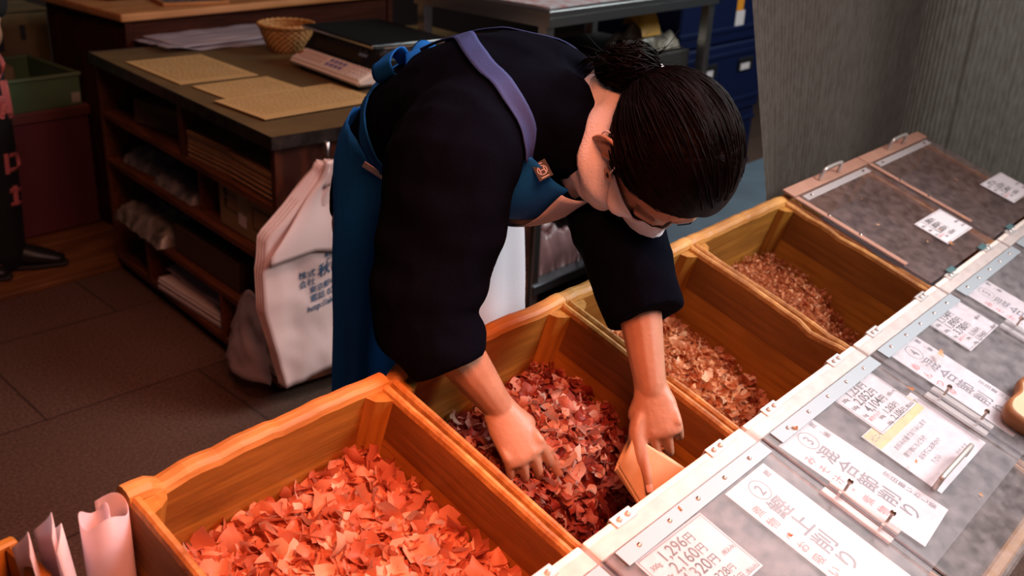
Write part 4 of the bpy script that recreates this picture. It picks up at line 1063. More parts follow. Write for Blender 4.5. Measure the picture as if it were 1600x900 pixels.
# ribbed curtain: along the back of the closed trays, then round the corner towards the street
bm = bmesh.new()
def cpath(u):
    # u metres along
    if u < 0.85: return V((1.60 + u, 0.075 + .010 * math.sin(u * 9), 0)), V((0, 1, 0))
    if u < 1.05:
        a = (u - .85) / .2 * PI / 2; return V((2.45 + 0.127 * math.sin(a) - 0.0, 0.085 - 0.127 * (1 - math.cos(a)), 0)), V((math.sin(a), math.cos(a), 0))
    return V((2.577 + .012 * math.sin(u * 7), -0.042 - (u - 1.05), 0)), V((1, 0, 0))
NU = 560; LEN = 2.4
def cloth_through(*a, **k):
    m = mat(*a, **k); nt = m.node_tree; b = nt.nodes['Principled BSDF']; out = nt.nodes['Material Output']
    tl = nt.nodes.new('ShaderNodeBsdfTranslucent'); mx = nt.nodes.new('ShaderNodeMixShader'); mx.inputs[0].default_value = 0.5
    nt.links.new(b.inputs['Base Color'].links[0].from_socket, tl.inputs[0])
    nt.links.new(b.outputs[0], mx.inputs[1]); nt.links.new(tl.outputs[0], mx.inputs[2]); nt.links.new(mx.outputs[0], out.inputs[0]); return m


def curt(a, b):
    u = a * LEN; p, nn = cpath(u)
    z = 0.36 + 1.55 * b
    rib = 0.0028 * math.sin(2 * PI * u / 0.0145)
    edge = max(0, 0.45 - u) / .45
    sh = edge * max(-.16, min(.12, .12 - .66 * (b - .23)))
    p = p + nn * (rib + 0.016 * math.sin(u * 11 + b * 1.5) * (.4 + .6 * (1 - b)) )
    p.x += sh
    return V((p.x, p.y, z))
grid(bm, curt, NU, 12)
mc = cloth_through('reed_cloth', (0.15, 0.13, 0.108), 0.85, col2=(0.20, 0.182, 0.158), scale=90, stretch=(1, 1, .3), contrast=(.35, .65))
o = obj('ribbed_curtain', bm, mc, None, smooth=True); tag(o, 'ribbed grey-brown reed curtain hanging round the far end of the trays', 'curtain')
bm = bmesh.new()
tube(bm, [V((1.4, .085, 1.915)), V((2.59, .085, 1.915)), V((2.59, -1.4, 1.915))], .012, seg=10)
o = obj('curtain_rod', bm, M['steel']); tag(o, 'metal rod the ribbed curtain hangs from, above the picture', 'rod')

# ------------------------------------------------------------------ bottom left: paper bundle and wooden crate
wc = empty('wooden_crate', Matrix.Translation((-0.415, -0.06, 0.0)) @ Matrix.Rotation(Rz(0), 4, 'Z')); tag(wc, 'orange wooden crate corner at the bottom left picture corner', 'crate')
X, Y, H = 0.32, 0.13, .742
for nm, lo, hi, mm in (('long_board', (0, 0, 0.30), (X, .016, H), 'bin_x'), ('long_board', (0, Y - .016, .30), (X, Y, H), 'bin_x'), ('end_board', (0, .0165, .30), (.016, Y - .0165, H), 'bin_y'), ('end_board', (X - .016, .0165, .30), (X, Y - .0165, H), 'bin_y'), ('bottom_board', (.017, .017, .30), (X - .017, Y - .017, .312), 'bin_x')):
    bm = bmesh.new(); box(bm, lo, hi, bevel=.003); obj(nm, bm, M[mm], wc)
for x in (0.01, X - .05):
    bm = bmesh.new(); box(bm, (x, .02, 0), (x + .04, Y - .02, .2995)); obj('leg', bm, M['desk'], wc)
pb = empty('paper_holder', Matrix.Translation((-0.048, -0.015, 0.0))); tag(pb, 'rolled white and pink printed papers standing at the bottom left', 'papers')
bm = bmesh.new(); tube(bm, [V((0, 0, 0)), V((0, 0, .5))], [.034, .036], seg=24); obj('stand', bm, M['desk'], pb)
for k, (x, y, w, h, tl, cur) in enumerate(((-.045, .005, .05, .30, -.10, .01), (-.032, .0, .05, .315, -.06, .012), (-.018, -.004, .06, .30, -.12, .02))):
    bm = bmesh.new()
    grid(bm, lambda a, b: V((x + tl * b * .25 + cur * math.sin(a * 3), y - w / 2 + w * a, .5 + h * b * (1 - .18 * abs(a - .35)))), 10, 10)
    o = obj('paper_sheet', bm, cloth_through('loose_paper_%d' % k, ((.90, .78, .82), (.86, .78, .86), (.90, .80, .80))[k], .6, col2=(.92, .86, .90)), pb, smooth=True); solidify(o, .001)
bm = bmesh.new()
def roll(a, b):
    t = a * 2.6 * PI - .6; r = .013 + .0035 * t
    return V((.014 + r * math.cos(t) * .95, -.006 + r * math.sin(t) * .8, .5 + .285 * b + .006 * math.sin(t * 3) * b))
grid(bm, roll, 60, 6); o = obj('paper_roll', bm, cloth_through('roll_paper', (.82, .75, .84), .45, col2=(.86, .80, .88)), pb, smooth=True); solidify(o, .001)
bm = bmesh.new()
def rollp(a, b):
    t = (1.35 + a * .9) * PI - .6; r = .0075 + .0035 * t
    return V((.014 + r * math.cos(t) * .95, -.006 + r * math.sin(t) * .8, .5 + .22 * b + .02 * math.sin(a * 9) * b))
grid(bm, rollp, 24, 6); obj('dark_print', bm, mat('roll_print', (.05, .04, .10), .5, col2=(.6, .3, .3), scale=18, contrast=(.5, .6)), pb, smooth=True)
bm = bmesh.new(); tube(bm, spline([(0, -.02, 0), (.012, .0, .012), (.018, .02, .03), (.008, .035, .045), (-.012, .03, .05), (-.02, .01, .03)], 20), .006, seg=10)
o = obj('black_strap', bm, M['black'], None, Matrix.Translation((-.145, .025, .748)), smooth=True); tag(o, 'short black strap curled above the wooden crate at the left edge', 'strap')

# ------------------------------------------------------------------ the person bending over the trays
# joints (metres)
PELV = V((0.815, 0.37, 0.85)); WAIST = V((0.805, 0.29, 1.00)); RIBS = V((0.77, 0.17, 1.075)); CHEST = V((0.74, 0.07, 1.105)); SHOUL = V((0.715, 0.0, 1.105)); NECK = V((0.722, -0.075, 1.105))
HC = V((0.758, -0.207, 1.094))                     # head centre
HU = V((-0.412, -0.888, 0.201)).normalized()           # crown direction
HF = V((-0.119, -0.167, -0.979)); HF = (HF - HU * HF.dot(HU)).normalized()
HR = HF.cross(HU).normalized()                     # her right
HS = 1.05
HM = Matrix(((HR.x, HF.x, HU.x, HC.x), (HR.y, HF.y, HU.y, HC.y), (HR.z, HF.z, HU.z, HC.z), (0, 0, 0, 1))) @ Matrix.Scale(HS, 4)
SR = V((0.575, 0.0, 1.085)); ER = V((0.465, -0.035, 0.875)); WR = V((0.545, -0.100, 0.722))
SL = V((0.880, 0.010, 1.060)); EL = V((0.775, -0.150, 0.955)); WL = V((0.706, -0.262, 0.757))


def H(x, y, z): return HM @ V((x, y, z))


def chain(bm, pts, radii, n=10, side=None, seg=14):
    tube(bm, spline(pts, n), lerp_list(radii, n), seg=seg, side=side, round_ends=True)


def hand(bm, wrist, kn, back, thumb_side, spec, thumb, wid=0.037):
    """palm from wrist to knuckle centre; spec: per finger (across -1..1, lengths, bend angles, splay)"""
    D = (kn - wrist).normalized(); B = (back - D * back.dot(D)).normalized(); T = D.cross(B)
    if T.dot(thumb_side) < 0: T = -T
    tube(bm, [wrist - D * 0.02, wrist, wrist.lerp(kn, .35), wrist.lerp(kn, .7), kn - D * .004], [(0.024, 0.018), (0.0255, 0.0165), (0.033, 0.0150), (wid, 0.0135), (wid, 0.0115)], seg=20, side=T, round_ends=True)
    # thenar mass
    tube(bm, [wrist + D * .012 + T * .012 - B * .004, wrist.lerp(kn, .5) + T * .026 - B * .008], [0.015, 0.016], seg=12, round_ends=True)
    tips = []
    for (ac, L, bends, splay, r) in spec:
        p = kn + T * (ac * wid * 0.80) - D * (0.004 + 0.010 * ac * ac)
        d = (D + T * splay).normalized(); pts = [p - d * 0.022, p + B * .002]; ang = 0
        for l, a in zip(L, bends):
            ang += a; dd = (d * math.cos(ang) - B * math.sin(ang)).normalized()
            pts.append(pts[-1] + dd * l)
        tube(bm, spline(pts, 16), lerp_list([r * 1.02, r * 1.10, r * 1.0, r * .95, r * .80][:len(pts)], 16), seg=12, side=T, round_ends=True)
        # knuckle
        ellipsoid(bm, p + B * .0035, (r * 1.08,) * 3, seg=12, rings=8)
        # tendon ridge
        tube(bm, [p + B * .0045 - D * .004, p.lerp(wrist, .55) + B * .0085], [.0035, .003], seg=8, round_ends=True)
        tips.append((pts, B))
    tube(bm, spline(thumb, 14), lerp_list([.014, .0125, .0105, .0085], 14), seg=12, round_ends=True)
    return D, B, T, tips


bm = bmesh.new()
# torso, pelvis, legs
tube(bm, spline([PELV, WAIST, RIBS, CHEST, SHOUL], 16), lerp_list([(0.150, .105), (.125, .090), (.135, .095), (.145, .095), (.125, .075)], 16), seg=24, side=(1, 0, 0), round_ends=True)
for s, sx in ((-1, 0.0), (1, 0.0)):
    hx = PELV.x + s * 0.085
    chain(bm, [(hx, .37, .84), (hx + s * .01, .34, .46), (hx + s * .015, .40, .10)], [.085, .056, .042], 14)
    tube(bm, [V((hx + s * .015, .43, .055)), V((hx + s * .02, .30, .035)), V((hx + s * .025, .21, .025))], [(.035, .035), (.04, .03), (.03, .018)], seg=14, side=(1, 0, 0), round_ends=True)
# arms
chain(bm, [SHOUL + V((-.08, 0, 0)), SR, SR.lerp(ER, .5), ER], [.055, .052, .045, .040], 14)
chain(bm, [ER, ER.lerp(WR, .35), ER.lerp(WR, .7), WR], [.038, .038, .031, .0235], 14)
chain(bm, [SHOUL + V((.08, 0, 0)), SL, SL.lerp(EL, .5), EL], [.055, .052, .045, .039], 14)
chain(bm, [EL, EL.lerp(WL, .35), EL.lerp(WL, .7), WL], [.038, .037, .030, .0235], 14)
# neck and head
chain(bm, [SHOUL, NECK, H(0, -.03, -.06), H(0, -.01, .0)], [.062, .054, .052, .05], 12)
ellipsoid(bm, (0, -.004, .022), (.074, .094, .088), HM, 28, 18)
tube(bm, [H(0, .030, .03), H(0, .040, -.02), H(0, .050, -.065), H(0, .066, -.096)], [(.066, .055), (.064, .05), (.052, .040), (.026, .022)], seg=22, side=HR, round_ends=True)
tube(bm, [H(0, .084, .012), H(0, .098, -.012), H(0, .106, -.030)], [.0075, .0095, .0125], seg=12, round_ends=True)
for s in (-1, 1):
    ellipsoid(bm, (s * .0085, .098, -.034), (.007, .009, .006), HM, 10, 8)
    ellipsoid(bm, (s * .031, .076, .004), (.0155, .0105, .009), HM, 14, 8)      # closed lids
    tube(bm, [H(s * .012, .088, .020), H(s * .030, .086, .026), H(s * .050, .074, .020)], [.008, .008, .007], seg=8, round_ends=True)   # brow ridge
    ellipsoid(bm, (s * .045, .062, -.025), (.022, .020, .020), HM, 12, 8)       # cheek
    # ear: flat shell, rim, lobe, tragus
    E_ = HM @ Matrix.Translation((s * .081, -.012, -.008)) @ Matrix.Scale(1.12, 4) @ Matrix.Rotation(s * 0.50, 4, 'Z') @ Matrix.Rotation(-.15, 4, 'X')
    ellipsoid(bm, (0, 0, 0), (.006, .0155, .029), E_, 16, 10)
    rim = [E_ @ V((s * .005, p[0], p[1])) for p in spline([(.010, -.010, 0), (.014, .010, 0), (.006, .028, 0), (-.008, .030, 0), (-.0165, .016, 0), (-.0155, -.006, 0), (-.006, -.026, 0), (.004, -.030, 0)], 24)]
    tube(bm, rim, .0036, seg=8, round_ends=True)
    tube(bm, [E_ @ V((s * .006, p[0], p[1])) for p in ((-.004, .018), (-.0085, .004), (-.004, -.012))], .003, seg=8, round_ends=True)
    ellipsoid(bm, (s * .002, .001, -.029), (.005, .008, .009), E_, 10, 8)
    ellipsoid(bm, (s * .006, .011, -.006), (.004, .004, .006), E_, 8, 6)
tube(bm, [H(-.022, .086, -.062), H(0, .093, -.061), H(.022, .086, -.062)], [.004, .006, .004], seg=8, round_ends=True)   # lips
tube(bm, [H(-.020, .084, -.070), H(0, .091, -.071), H(.020, .084, -.070)], [.004, .0065, .004], seg=8, round_ends=True)
# hands
KR = V((0.548, -0.162, 0.657))
FR = [(-1, (.030, .018, .014), (.75, .5, .3), -.08, .0072), (-.36, (.038, .022, .016), (.80, .5, .3), -.02, .0080), (.34, (.041, .024, .017), (.70, .5, .3), .03, .0083), (1, (.038, .022, .016), (.60, .45, .3), .10, .0080)]
thR = [WR + V((.014, -.018, -.020)), WR + V((.040, -.036, -.052)), V((.597, -.165, .640)), V((.606, -.178, .612))]
hand(bm, WR, KR, V((-.45, -.5, .75)), V((1, -.2, .1)), FR, thR, .035)
KL = V((0.683, -0.302, 0.700))
FL = [(-1, (.030, .018, .013), (.95, .75, .5), -.06, .0070), (-.34, (.038, .022, .016), (.80, .70, .5), -.02, .0078), (.36, (.040, .024, .017), (.62, .55, .4), .0, .0080), (1.02, (.042, .026, .020), (.02, .06, .05), .03, .0078)]
thL = [WL + V((-.010, -.002, -.022)), V((.664, -.272, .705)), V((.652, -.288, .672)), V((.650, -.298, .652))]
DL, BL, TL, tipsL = hand(bm, WL, KL, V((-.55, -.35, .45)), V((-.8, .35, 0)), FL, thL, .035)
me = union_mesh(bm, 0.0028, 3)
person = obj_me('person', me, M['skin'], smooth=True)
tag(person, 'person in a dark jacket and blue apron bending over the trays, scooping flakes', 'person')
# fingernails of the left hand's index
for pts, B in tipsL[-1:]:
    d = (pts[-1] - pts[-2]).normalized(); b = (B - d * B.dot(d)).normalized(); s_ = d.cross(b)
    c = pts[-1] + b * 0.0052 - d * 0.001
    bm = bmesh.new()
    grid(bm, lambda a, q: c + s_ * (.0052 * (2 * a - 1) * (1 - .25 * (2 * q - 1) ** 4)) + d * (.0062 * (2 * q - 1)) + b * (.0022 * math.cos((2 * a - 1) * 1.2) - .0012), 8, 8)
    o = obj('fingernail', bm, M['nail'], person, smooth=True); solidify(o, .0006)

# ---- hair
def onskull(d, off):
    d = V(d).normalized(); k = 1 / math.sqrt((d.x / .074) ** 2 + (d.y / .094) ** 2 + (d.z / .088) ** 2)
    return V((0, -.004, .022)) + d * (k + off)


def hairline(az):
    """polar angle from crown axis where the hair ends; az 0 = face, pi = nape"""
    a = abs(az)
    T = [(0, 1.08), (.5, 1.18), (.9, 1.46), (1.12, 1.72), (1.32, 1.84), (1.48, 1.66), (1.72, 1.50), (1.95, 1.75), (2.3, 2.12), (2.8, 2.25), (PI, 2.28)]
    for (x0, y0), (x1, y1) in zip(T, T[1:]):
        if a <= x1: return y0 + (y1 - y0) * (a - x0) / (x1 - x0)
    return T[-1][1]


bm = bmesh.new()
def capf(a, b):
    az = 2 * PI * a; az = az if az <= PI else az - 2 * PI
    th = hairline(az) * b + .0001
    d = V((math.sin(th) * math.sin(az), math.sin(th) * math.cos(az), math.cos(th)))
    off = (.015 + .004 * abs(math.sin(az))) * min(1, (1 - b) * 5) - .002 + .0012 * noise.noise(V((az * 6, th * 1.5, 1)))
    return HM @ onskull(d, off)
grid(bm, capf, 96, 40, wrap=True)
bmesh.ops.remove_doubles(bm, verts=bm.verts[:], dist=.0002)
BUNL = V((0.034, -.116, -.042))
rng = random.Random(4)
def strand(bm, d0, r, off, n=11, jitter=.05):
    d0 = V(d0).normalized(); d1 = (V((.26 + rng.uniform(-.06, .06), -.88, -.40 + rng.uniform(-.08, .08)))).normalized()
    q = d0.rotation_difference(d1); pts = []
    ax, an = q.to_axis_angle()
    for k in range(n + 1):
        t = k / n; d = Quaternion(ax, an * t) @ d0
        o_ = off * (1 if t > .04 else .3) + .0015 * math.sin(t * 7 + d0.x * 20)
        p = onskull(d, o_)
        if t > .86: p = p.lerp(BUNL + V((rng.uniform(-.012, .012), .02, rng.uniform(-.012, .012))), (t - .86) / .14 * .8)
        pts.append(HM @ p)
    tube(bm, pts, [r * (.35 + .65 * min(1, k / 2.0)) for k in range(n + 1)], seg=4, caps=True)
for k in range(720):
    az = rng.uniform(-PI, PI); b = rng.uniform(.25, .99) if abs(az) < 2.2 else rng.uniform(.3, .96)
    th = hairline(az) * b
    strand(bm, (math.sin(th) * math.sin(az), math.sin(th) * math.cos(az), math.cos(th)), rng.uniform(.0007, .0016), rng.uniform(.0135, .0175) * min(1, .35 + (1 - b) * 4))
for k in range(150):
    th = rng.uniform(0.02, .5); az = rng.uniform(-PI, PI)
    strand(bm, (math.sin(th) * math.sin(az), math.sin(th) * math.cos(az), math.cos(th)), rng.uniform(.0007, .0016), .0165)
hair = obj('hair', bm, M['hair'], person, smooth=True)
bm = bmesh.new()   # stray hairs
for k in range(46):
    az = rng.uniform(.2, PI) * rng.choice((-1, 1, 1)); th = hairline(az) * rng.uniform(.1, .95)
    d = V((math.sin(th) * math.sin(az), math.sin(th) * math.cos(az), math.cos(th)))
    p0 = onskull(d, .010); t = d.orthogonal().normalized() * rng.uniform(-1, 1) + V((0, -.6, -.2))
    L = rng.uniform(.015, .045)
    tube(bm, [HM @ (p0 + d * (.5 * L * q) + t * (L * q) + d * (-.25 * L * q * q)) for q in (0, .25, .5, .75, 1)], [.00035, .00035, .0003, .00025, .0002], seg=3)
tag(obj('stray_hairs', bm, M['hair'], hair), kind='stuff')
bm = bmesh.new()   # bun
BM_ = HM @ Matrix.Translation(BUNL)
ellipsoid(bm, (0, 0, 0), (.043, .034, .042), BM_, 24, 16)
for k in range(230):
    a0 = rng.uniform(0, 2 * PI); z0 = rng.uniform(-.9, .9); pts = []
    L = rng.uniform(.8, 2.4); tl = rng.uniform(-.5, .5)
    for q in range(12):
        a = a0 + L * q / 11; z = z0 + tl * math.sin(q / 11 * PI); z = max(-.97, min(.97, z)); rr = math.sqrt(1 - z * z)
        k2 = 1.02 + .04 * math.sin(q * .6 + k)
        pts.append(BM_ @ V((.043 * rr * math.cos(a) * k2, .034 * z * k2, .042 * rr * math.sin(a) * k2)))
    tube(bm, pts, rng.uniform(.001, .0022), seg=4)
for k in range(70):
    a = rng.uniform(-.3, PI * 1.1); p = V((.040 * math.cos(a), rng.uniform(-.02, .015), .040 * math.sin(a))); d = p.normalized()
    L = rng.uniform(.012, .036); t = V((rng.uniform(-1, 1), rng.uniform(-1, .6), rng.uniform(-1, 1))) * .7
    tube(bm, [BM_ @ (p + d * L * q + t * L * q * q) for q in (0, .3, .6, 1)], [.0006, .0005, .0004, .0002], seg=3)
for k in range(14):   # loose tuft hanging to the nape
    x = rng.uniform(-.004, .03)
    tube(bm, [BM_ @ V((x * q1 + .012, -.012 + .012 * q, -.03 - .05 * q)) for q, q1 in ((0, 1), (.3, 1.1), (.6, 1.0), (1, .8 + rng.uniform(-.4, .4)))], [.002, .002, .0015, .0004], seg=4)
obj('hair_bun', bm, M['hair'], hair, smooth=True)
bm = bmesh.new()
for s in (-1, 1):
    tube(bm, [H(s * .014, .0965, .019), H(s * .030, .0945, .0255), H(s * .050, .081, .0205)], [(.0015, .0008), (.002, .0008), (.0008, .0006)], seg=6, side=HU)
    for k in range(9):
        q = k / 8 - .5
        tube(bm, [H(s * (.031 + .026 * q), .0845 - .010 * q * q * 2, -.001), H(s * (.031 + .030 * q), .0925 - .010 * q * q * 2, -.006)], [.0008, .0003], seg=4)
obj('brows_and_lashes', bm, M['hair'], person)

# ---- face mask with tan strap
from mathutils.bvhtree import BVHTree


def surf(o):
    return BVHTree.FromPolygons([v.co.copy() for v in o.data.vertices], [tuple(q.vertices) for q in o.data.polygons])


HEAD = surf(person)
def face_r(az, z):
    d = (HR * math.sin(az) + HF * math.cos(az)); c = H(0, .0, z)
    hit = HEAD.ray_cast(c + d * .17, -d, .17)
    return .17 - hit[3] if hit[0] is not None else .06
NA_, NZ_ = 30, 18
AZ = [-1.22 + 2.44 * k / NA_ for k in range(NA_ + 1)]; ZZ = [.004 - .112 * k / NZ_ for k in range(NZ_ + 1)]
RR = [[face_r(a, max(z, -.088)) - max(0, -.088 - z) * 1.1 for z in ZZ] for a in AZ]
for _ in range(5):     # taut cloth: bridge the hollows
    RR = [[max(RR[i][j], sum(RR[min(max(i + di, 0), NA_)][min(max(j + dj, 0), NZ_)] for di in (-1, 0, 1) for dj in (-1, 0, 1)) / 9) for j in range(NZ_ + 1)] for i in range(NA_ + 1)]
bm = bmesh.new()
def maskf(a, b):
    i, j = round(a * NA_), round(b * NZ_); az = AZ[i]; q = abs(az) / 1.22
    z = ZZ[j] * (1 - .22 * q) - .008 * q
    r = (RR[i][j] + .005 + .0012 * math.sin(j * 1.9)) / HS
    return H(r * math.sin(az), r * math.cos(az), z)
grid(bm, maskf, NA_, NZ_)
mk = obj('face_mask', bm, M['mask'], person, smooth=True); solidify(mk, .0015, 1)
for s in (1, -1):
    e0 = maskf(1 if s > 0 else 0, .10) + HR * s * .001; e1 = maskf(1 if s > 0 else 0, .90) + HR * s * .001
    # tan reinforcement along the mask's side edge, with snaps
    bm = bmesh.new()
    nrm = (HR * s + HF * .25).normalized()
    dirv = (e1 - e0).normalized()
    tube(bm, [e0 - dirv * .006 + nrm * .006, e0.lerp(e1, .5) + nrm * .009, e1 + dirv * .006 + nrm * .006], [(.0085, .0014), (.0085, .0014), (.0085, .0014)], seg=10, side=dirv.cross(nrm), round_ends=False)
    ms = obj('mask_strap', bm, M['mask_tan'], mk)
    # (named parts stay under the mask)
    bm = bmesh.new()
    for p in (e0, e1): tube(bm, [p + nrm * .006, p + nrm * .0088, p + nrm * .0098], [.0044, .004, .002], seg=12)
    obj('snap_button', bm, M['black'], mk)
    bm = bmesh.new()
    lp = spline([e0 + nrm * .006, H(s * .080, .012, .012), H(s * .083, -.006, .030), H(s * .088, -.026, .020), H(s * .086, -.032, -.006), H(s * .080, -.022, -.036), H(s * .074, .004, -.066), e1 + nrm * .006], 40)
    tube(bm, lp, .0013, seg=6); obj('ear_loop', bm, M['mask'], mk, smooth=True)

# ---- towel round the neck
bm = bmesh.new()
NA = H(0.006, -.014, -.094); ND = (HU * .8 + (HC - NECK).normalized() * .4).normalized()
NX = HR - ND * HR.dot(ND); NX.normalize(); NY = ND.cross(NX)
def towelf(a, b):
    t = 2 * PI * a
    r1 = .100 + .006 * math.sin(3 * t + 1) + .004 * math.sin(b * 9 + t * 2) + .010 * math.sin(PI * b)
    c = NA + ND * ((b - .5) * .095 + .012 * math.cos(t))
    return c + NX * (math.cos(t) * r1) + NY * (math.sin(t) * r1 * 1.08) + (NX * math.cos(t) + NY * math.sin(t)) * (.004 * noise.noise(V((math.cos(t) * 3, math.sin(t) * 3, b * 6))) * 2 - .022 * sm(.75, 1, b))
grid(bm, towelf, 64, 20, wrap=True)
tw = obj('towel', bm, M['towel'], person, smooth=True); solidify(tw, .005, 0)

# ---- dark cotton jacket with wide sleeves
def jacket_sec(t):
    P = spline([PELV + V((0, .02, .02)), WAIST + V((0, .01, .0)), RIBS, CHEST, SHOUL, NECK + V((0, .01, 0))], 60)
    k = int(t * 60); return P[k]


bm = bmesh.new()
JP = [PELV + V((0, .03, .03)), WAIST + V((0, .015, .005)), RIBS + V((0, 0, .002)), CHEST, SHOUL + V((0, .005, 0)), NECK + V((0, .015, 0))]
JR = [(.150, .105), (.160, .115), (.178, .122), (.182, .118), (.150, .098), (.082, .074)]
tube(bm, spline(JP, 22), lerp_list(JR, 22), seg=32, side=(1, 0, 0), round_ends=True)
def sleeve(bm, S0, S, E, Wp, radii, cuff_dir_n=14):
    tube(bm, spline([S0, S, S.lerp(E, .5), E, E.lerp(Wp, .5), Wp], 22), lerp_list(radii, 22), seg=24, side=(0, 1, 0))
CR = V((0.478, -0.062, 0.798)); CL = V((0.735, -0.222, 0.850))
sleeve(bm, SHOUL + V((-.05, .05, 0)), SR + V((-.01, .02, -.01)), ER + V((.01, .02, .0)), CR, [(.09, .085), (.105, .085), (.098, .078), (.082, .070), (.072, .066), (.062, .060)])
sleeve(bm, SHOUL + V((.06, .03, -.01)), SL + V((0, .01, -.01)), EL + V((.0, .02, .0)), CL, [(.09, .085), (.09, .08), (.078, .072), (.070, .064), (.064, .060), (.060, .056)])
me = union_mesh(bm, 0.005, 8)
# cloth folds
NR = [v.normal.copy() for v in me.vertices]; PC = [v.co.copy() for v in me.vertices]; CO = []
for p, nrm_ in zip(PC, NR):
    dR = (p - ER).length; fold = 0
    fold += .0065 * noise.noise(V((p.x * 9, p.y * 9, p.z * 26))) * sm(.30, .10, dR)
    fold += .0045 * noise.noise(V((p.x * 22 + p.z * 8, p.y * 10, p.z * 12)))
    fold += .0030 * (1 - abs(noise.noise(V((p.x * 14, p.y * 24, p.z * 14))) * 2))
    CO += list(p + nrm_ * fold)
me.vertices.foreach_set('co', CO); me.update()
jk = obj_me('jacket', me, M['kimono'], person, smooth=True)
# open the cuffs: dark lining discs inside the sleeve ends are part of the sleeve ends themselves

# ---- blue apron: skirt, bib, straps, bow
TREE = surf(jk)


def onjacket(p, off=.004):
    loc, nn, _, _ = TREE.find_nearest(V(p)); return loc + nn * off, nn


def ribbon(pts, half, off, mname, name, parent, n=40, th=.002, twist=None):
    """band lying on the jacket along the guide points"""
    sp = spline(pts, n); Q = [onjacket(p, off) for p in sp]
    for _ in range(3):
        Q = [Q[0]] + [((Q[k - 1][0] + Q[k][0] * 2 + Q[k + 1][0]) / 4, (Q[k - 1][1] + Q[k][1] * 2 + Q[k + 1][1]).normalized()) for k in range(1, n)] + [Q[-1]]
    bm = bmesh.new(); rows = []
    for k in range(n + 1):
        a = Q[max(k - 1, 0)][0]; b = Q[min(k + 1, n)][0]; d = (b - a).normalized(); s_ = d.cross(Q[k][1]).normalized()
        row = []
        for j in range(7):
            q = Q[k][0] + s_ * (half * (j - 3) / 3); l, nn, _, _ = TREE.find_nearest(q)
            if (q - l).dot(nn) < off: q = l + nn * off
            row.append(bm.verts.new(q))
        rows.append(row)
    for k in range(n):
        for j in range(6): bm.faces.new((rows[k][j], rows[k][j + 1], rows[k + 1][j + 1], rows[k + 1][j]))
    o = obj(name, bm, M[mname], parent, smooth=True); solidify(o, th, 1); return o


# skirt: wraps the hips, open at the back, falls to the shins
bm = bmesh.new()
def skirtf(a, b):
    ang = math.radians(-172 + 344 * a)             # 0 = front (-Y), negative = her right (-X)
    z = 1.03 - .045 * math.cos(ang) * (1 - b) - .70 * b
    cx, cy = .815 + .0 * b, .335 - .02 * b
    rx = .176 + .026 * b; ry = .142 + .006 * b
    f = 1 + b * .055 * math.sin(ang * 9 + 1.3) + .025 * noise.noise(V((ang * 2.2, b * 4, 3)))
    p = V((cx + rx * math.sin(ang) * f, cy - ry * math.cos(ang) * f, z))
    q, _n = onjacket(p, .006); w = 1 - sm(0.0, .30, b)
    if (q - p).length < .09: p = p.lerp(q, w * .9)
    return p
grid(bm, skirtf, 80, 36)
ap = obj('apron', bm, M['apron'], person, smooth=True); solidify(ap, .002)
bm = bmesh.new(); box(bm, (-.024, -.0008, -.010), (.024, .0008, .010)); 
TG = obj('apron_tag', bm, M['towel'], ap)
_l, _n, _, _ = surf(ap).find_nearest(V((.595, .262, .950)))
_x = (V((0.62, -0.62, -.42)) - _n * _n.dot(V((0.62, -0.62, -.42)))).normalized(); _z = _x.cross(-_n)
if _n.dot(CAM - _l) < 0: _n = -_n
_z = _x.cross(_n); _l = _l + _n * .004
TG.matrix_local = Matrix(((_x.x, -_n.x, _z.x, _l.x), (_x.y, -_n.y, _z.y, _l.y), (_x.z, -_n.z, _z.z, _l.z), (0, 0, 0, 1)))
# bib under the chest (hangs a little away from it)
bm = bmesh.new()
ROWS = [[(.622, -.075, 1.085), (.655, -.098, 1.045), (.724, -.108, 1.022), (.79, -.10, 1.03), (.845, -.07, 1.07)],
        [(.600, -.01, 1.04), (.640, -.02, .985), (.735, -.02, .958), (.82, -.01, .985), (.875, 0, 1.04)],
        [(.615, .09, 1.01), (.66, .085, .955), (.75, .085, .930), (.85, .085, .955), (.90, .09, 1.01)],
        [(.645, .20, .99), (.69, .195, .93), (.79, .195, .905), (.88, .195, .93), (.93, .2, .99)]]
def bib_sheet(off):
    rows = [spline([V(q) + V(off) * (1 - .5 * (k in (0, 4))) for k, q in enumerate(r)], 24) for r in ROWS]
    cols = [spline([r[k] for r in rows], 24) for k in range(25)]
    return lambda a, b: cols[round(a * 24)][round(b * 24)] + V((0, 0, .005 * noise.noise(V((a * 4, b * 4, off[2] * 90)))))
BF = bib_sheet((0, 0, 0)); BW = bib_sheet((.002, -.002, -.014))
def split_at(b): return .34 + .24 * b
def samp(fn, a, b):
    a = min(max(a, 0), 1) * 24; b = min(max(b, 0), 1) * 24; i, j = min(int(a), 23), min(int(b), 23); u, w = a - i, b - j
    return (fn(i / 24, j / 24) * (1 - u) + fn((i + 1) / 24, j / 24) * u) * (1 - w) + (fn(i / 24, (j + 1) / 24) * (1 - u) + fn((i + 1) / 24, (j + 1) / 24) * u) * w
grid(bm, lambda a, b: samp(BF, a * split_at(b), b), 14, 24); bib = obj('bib', bm, M['apron'], ap, smooth=True); solidify(bib, .002)
bm = bmesh.new()
grid(bm, lambda a, b: samp(BW, split_at(b) - .06 + a * (1.06 - split_at(b)), b), 20, 24); o = obj('white_bib_lining', bm, M['white_cloth'], ap, smooth=True); solidify(o, .002)
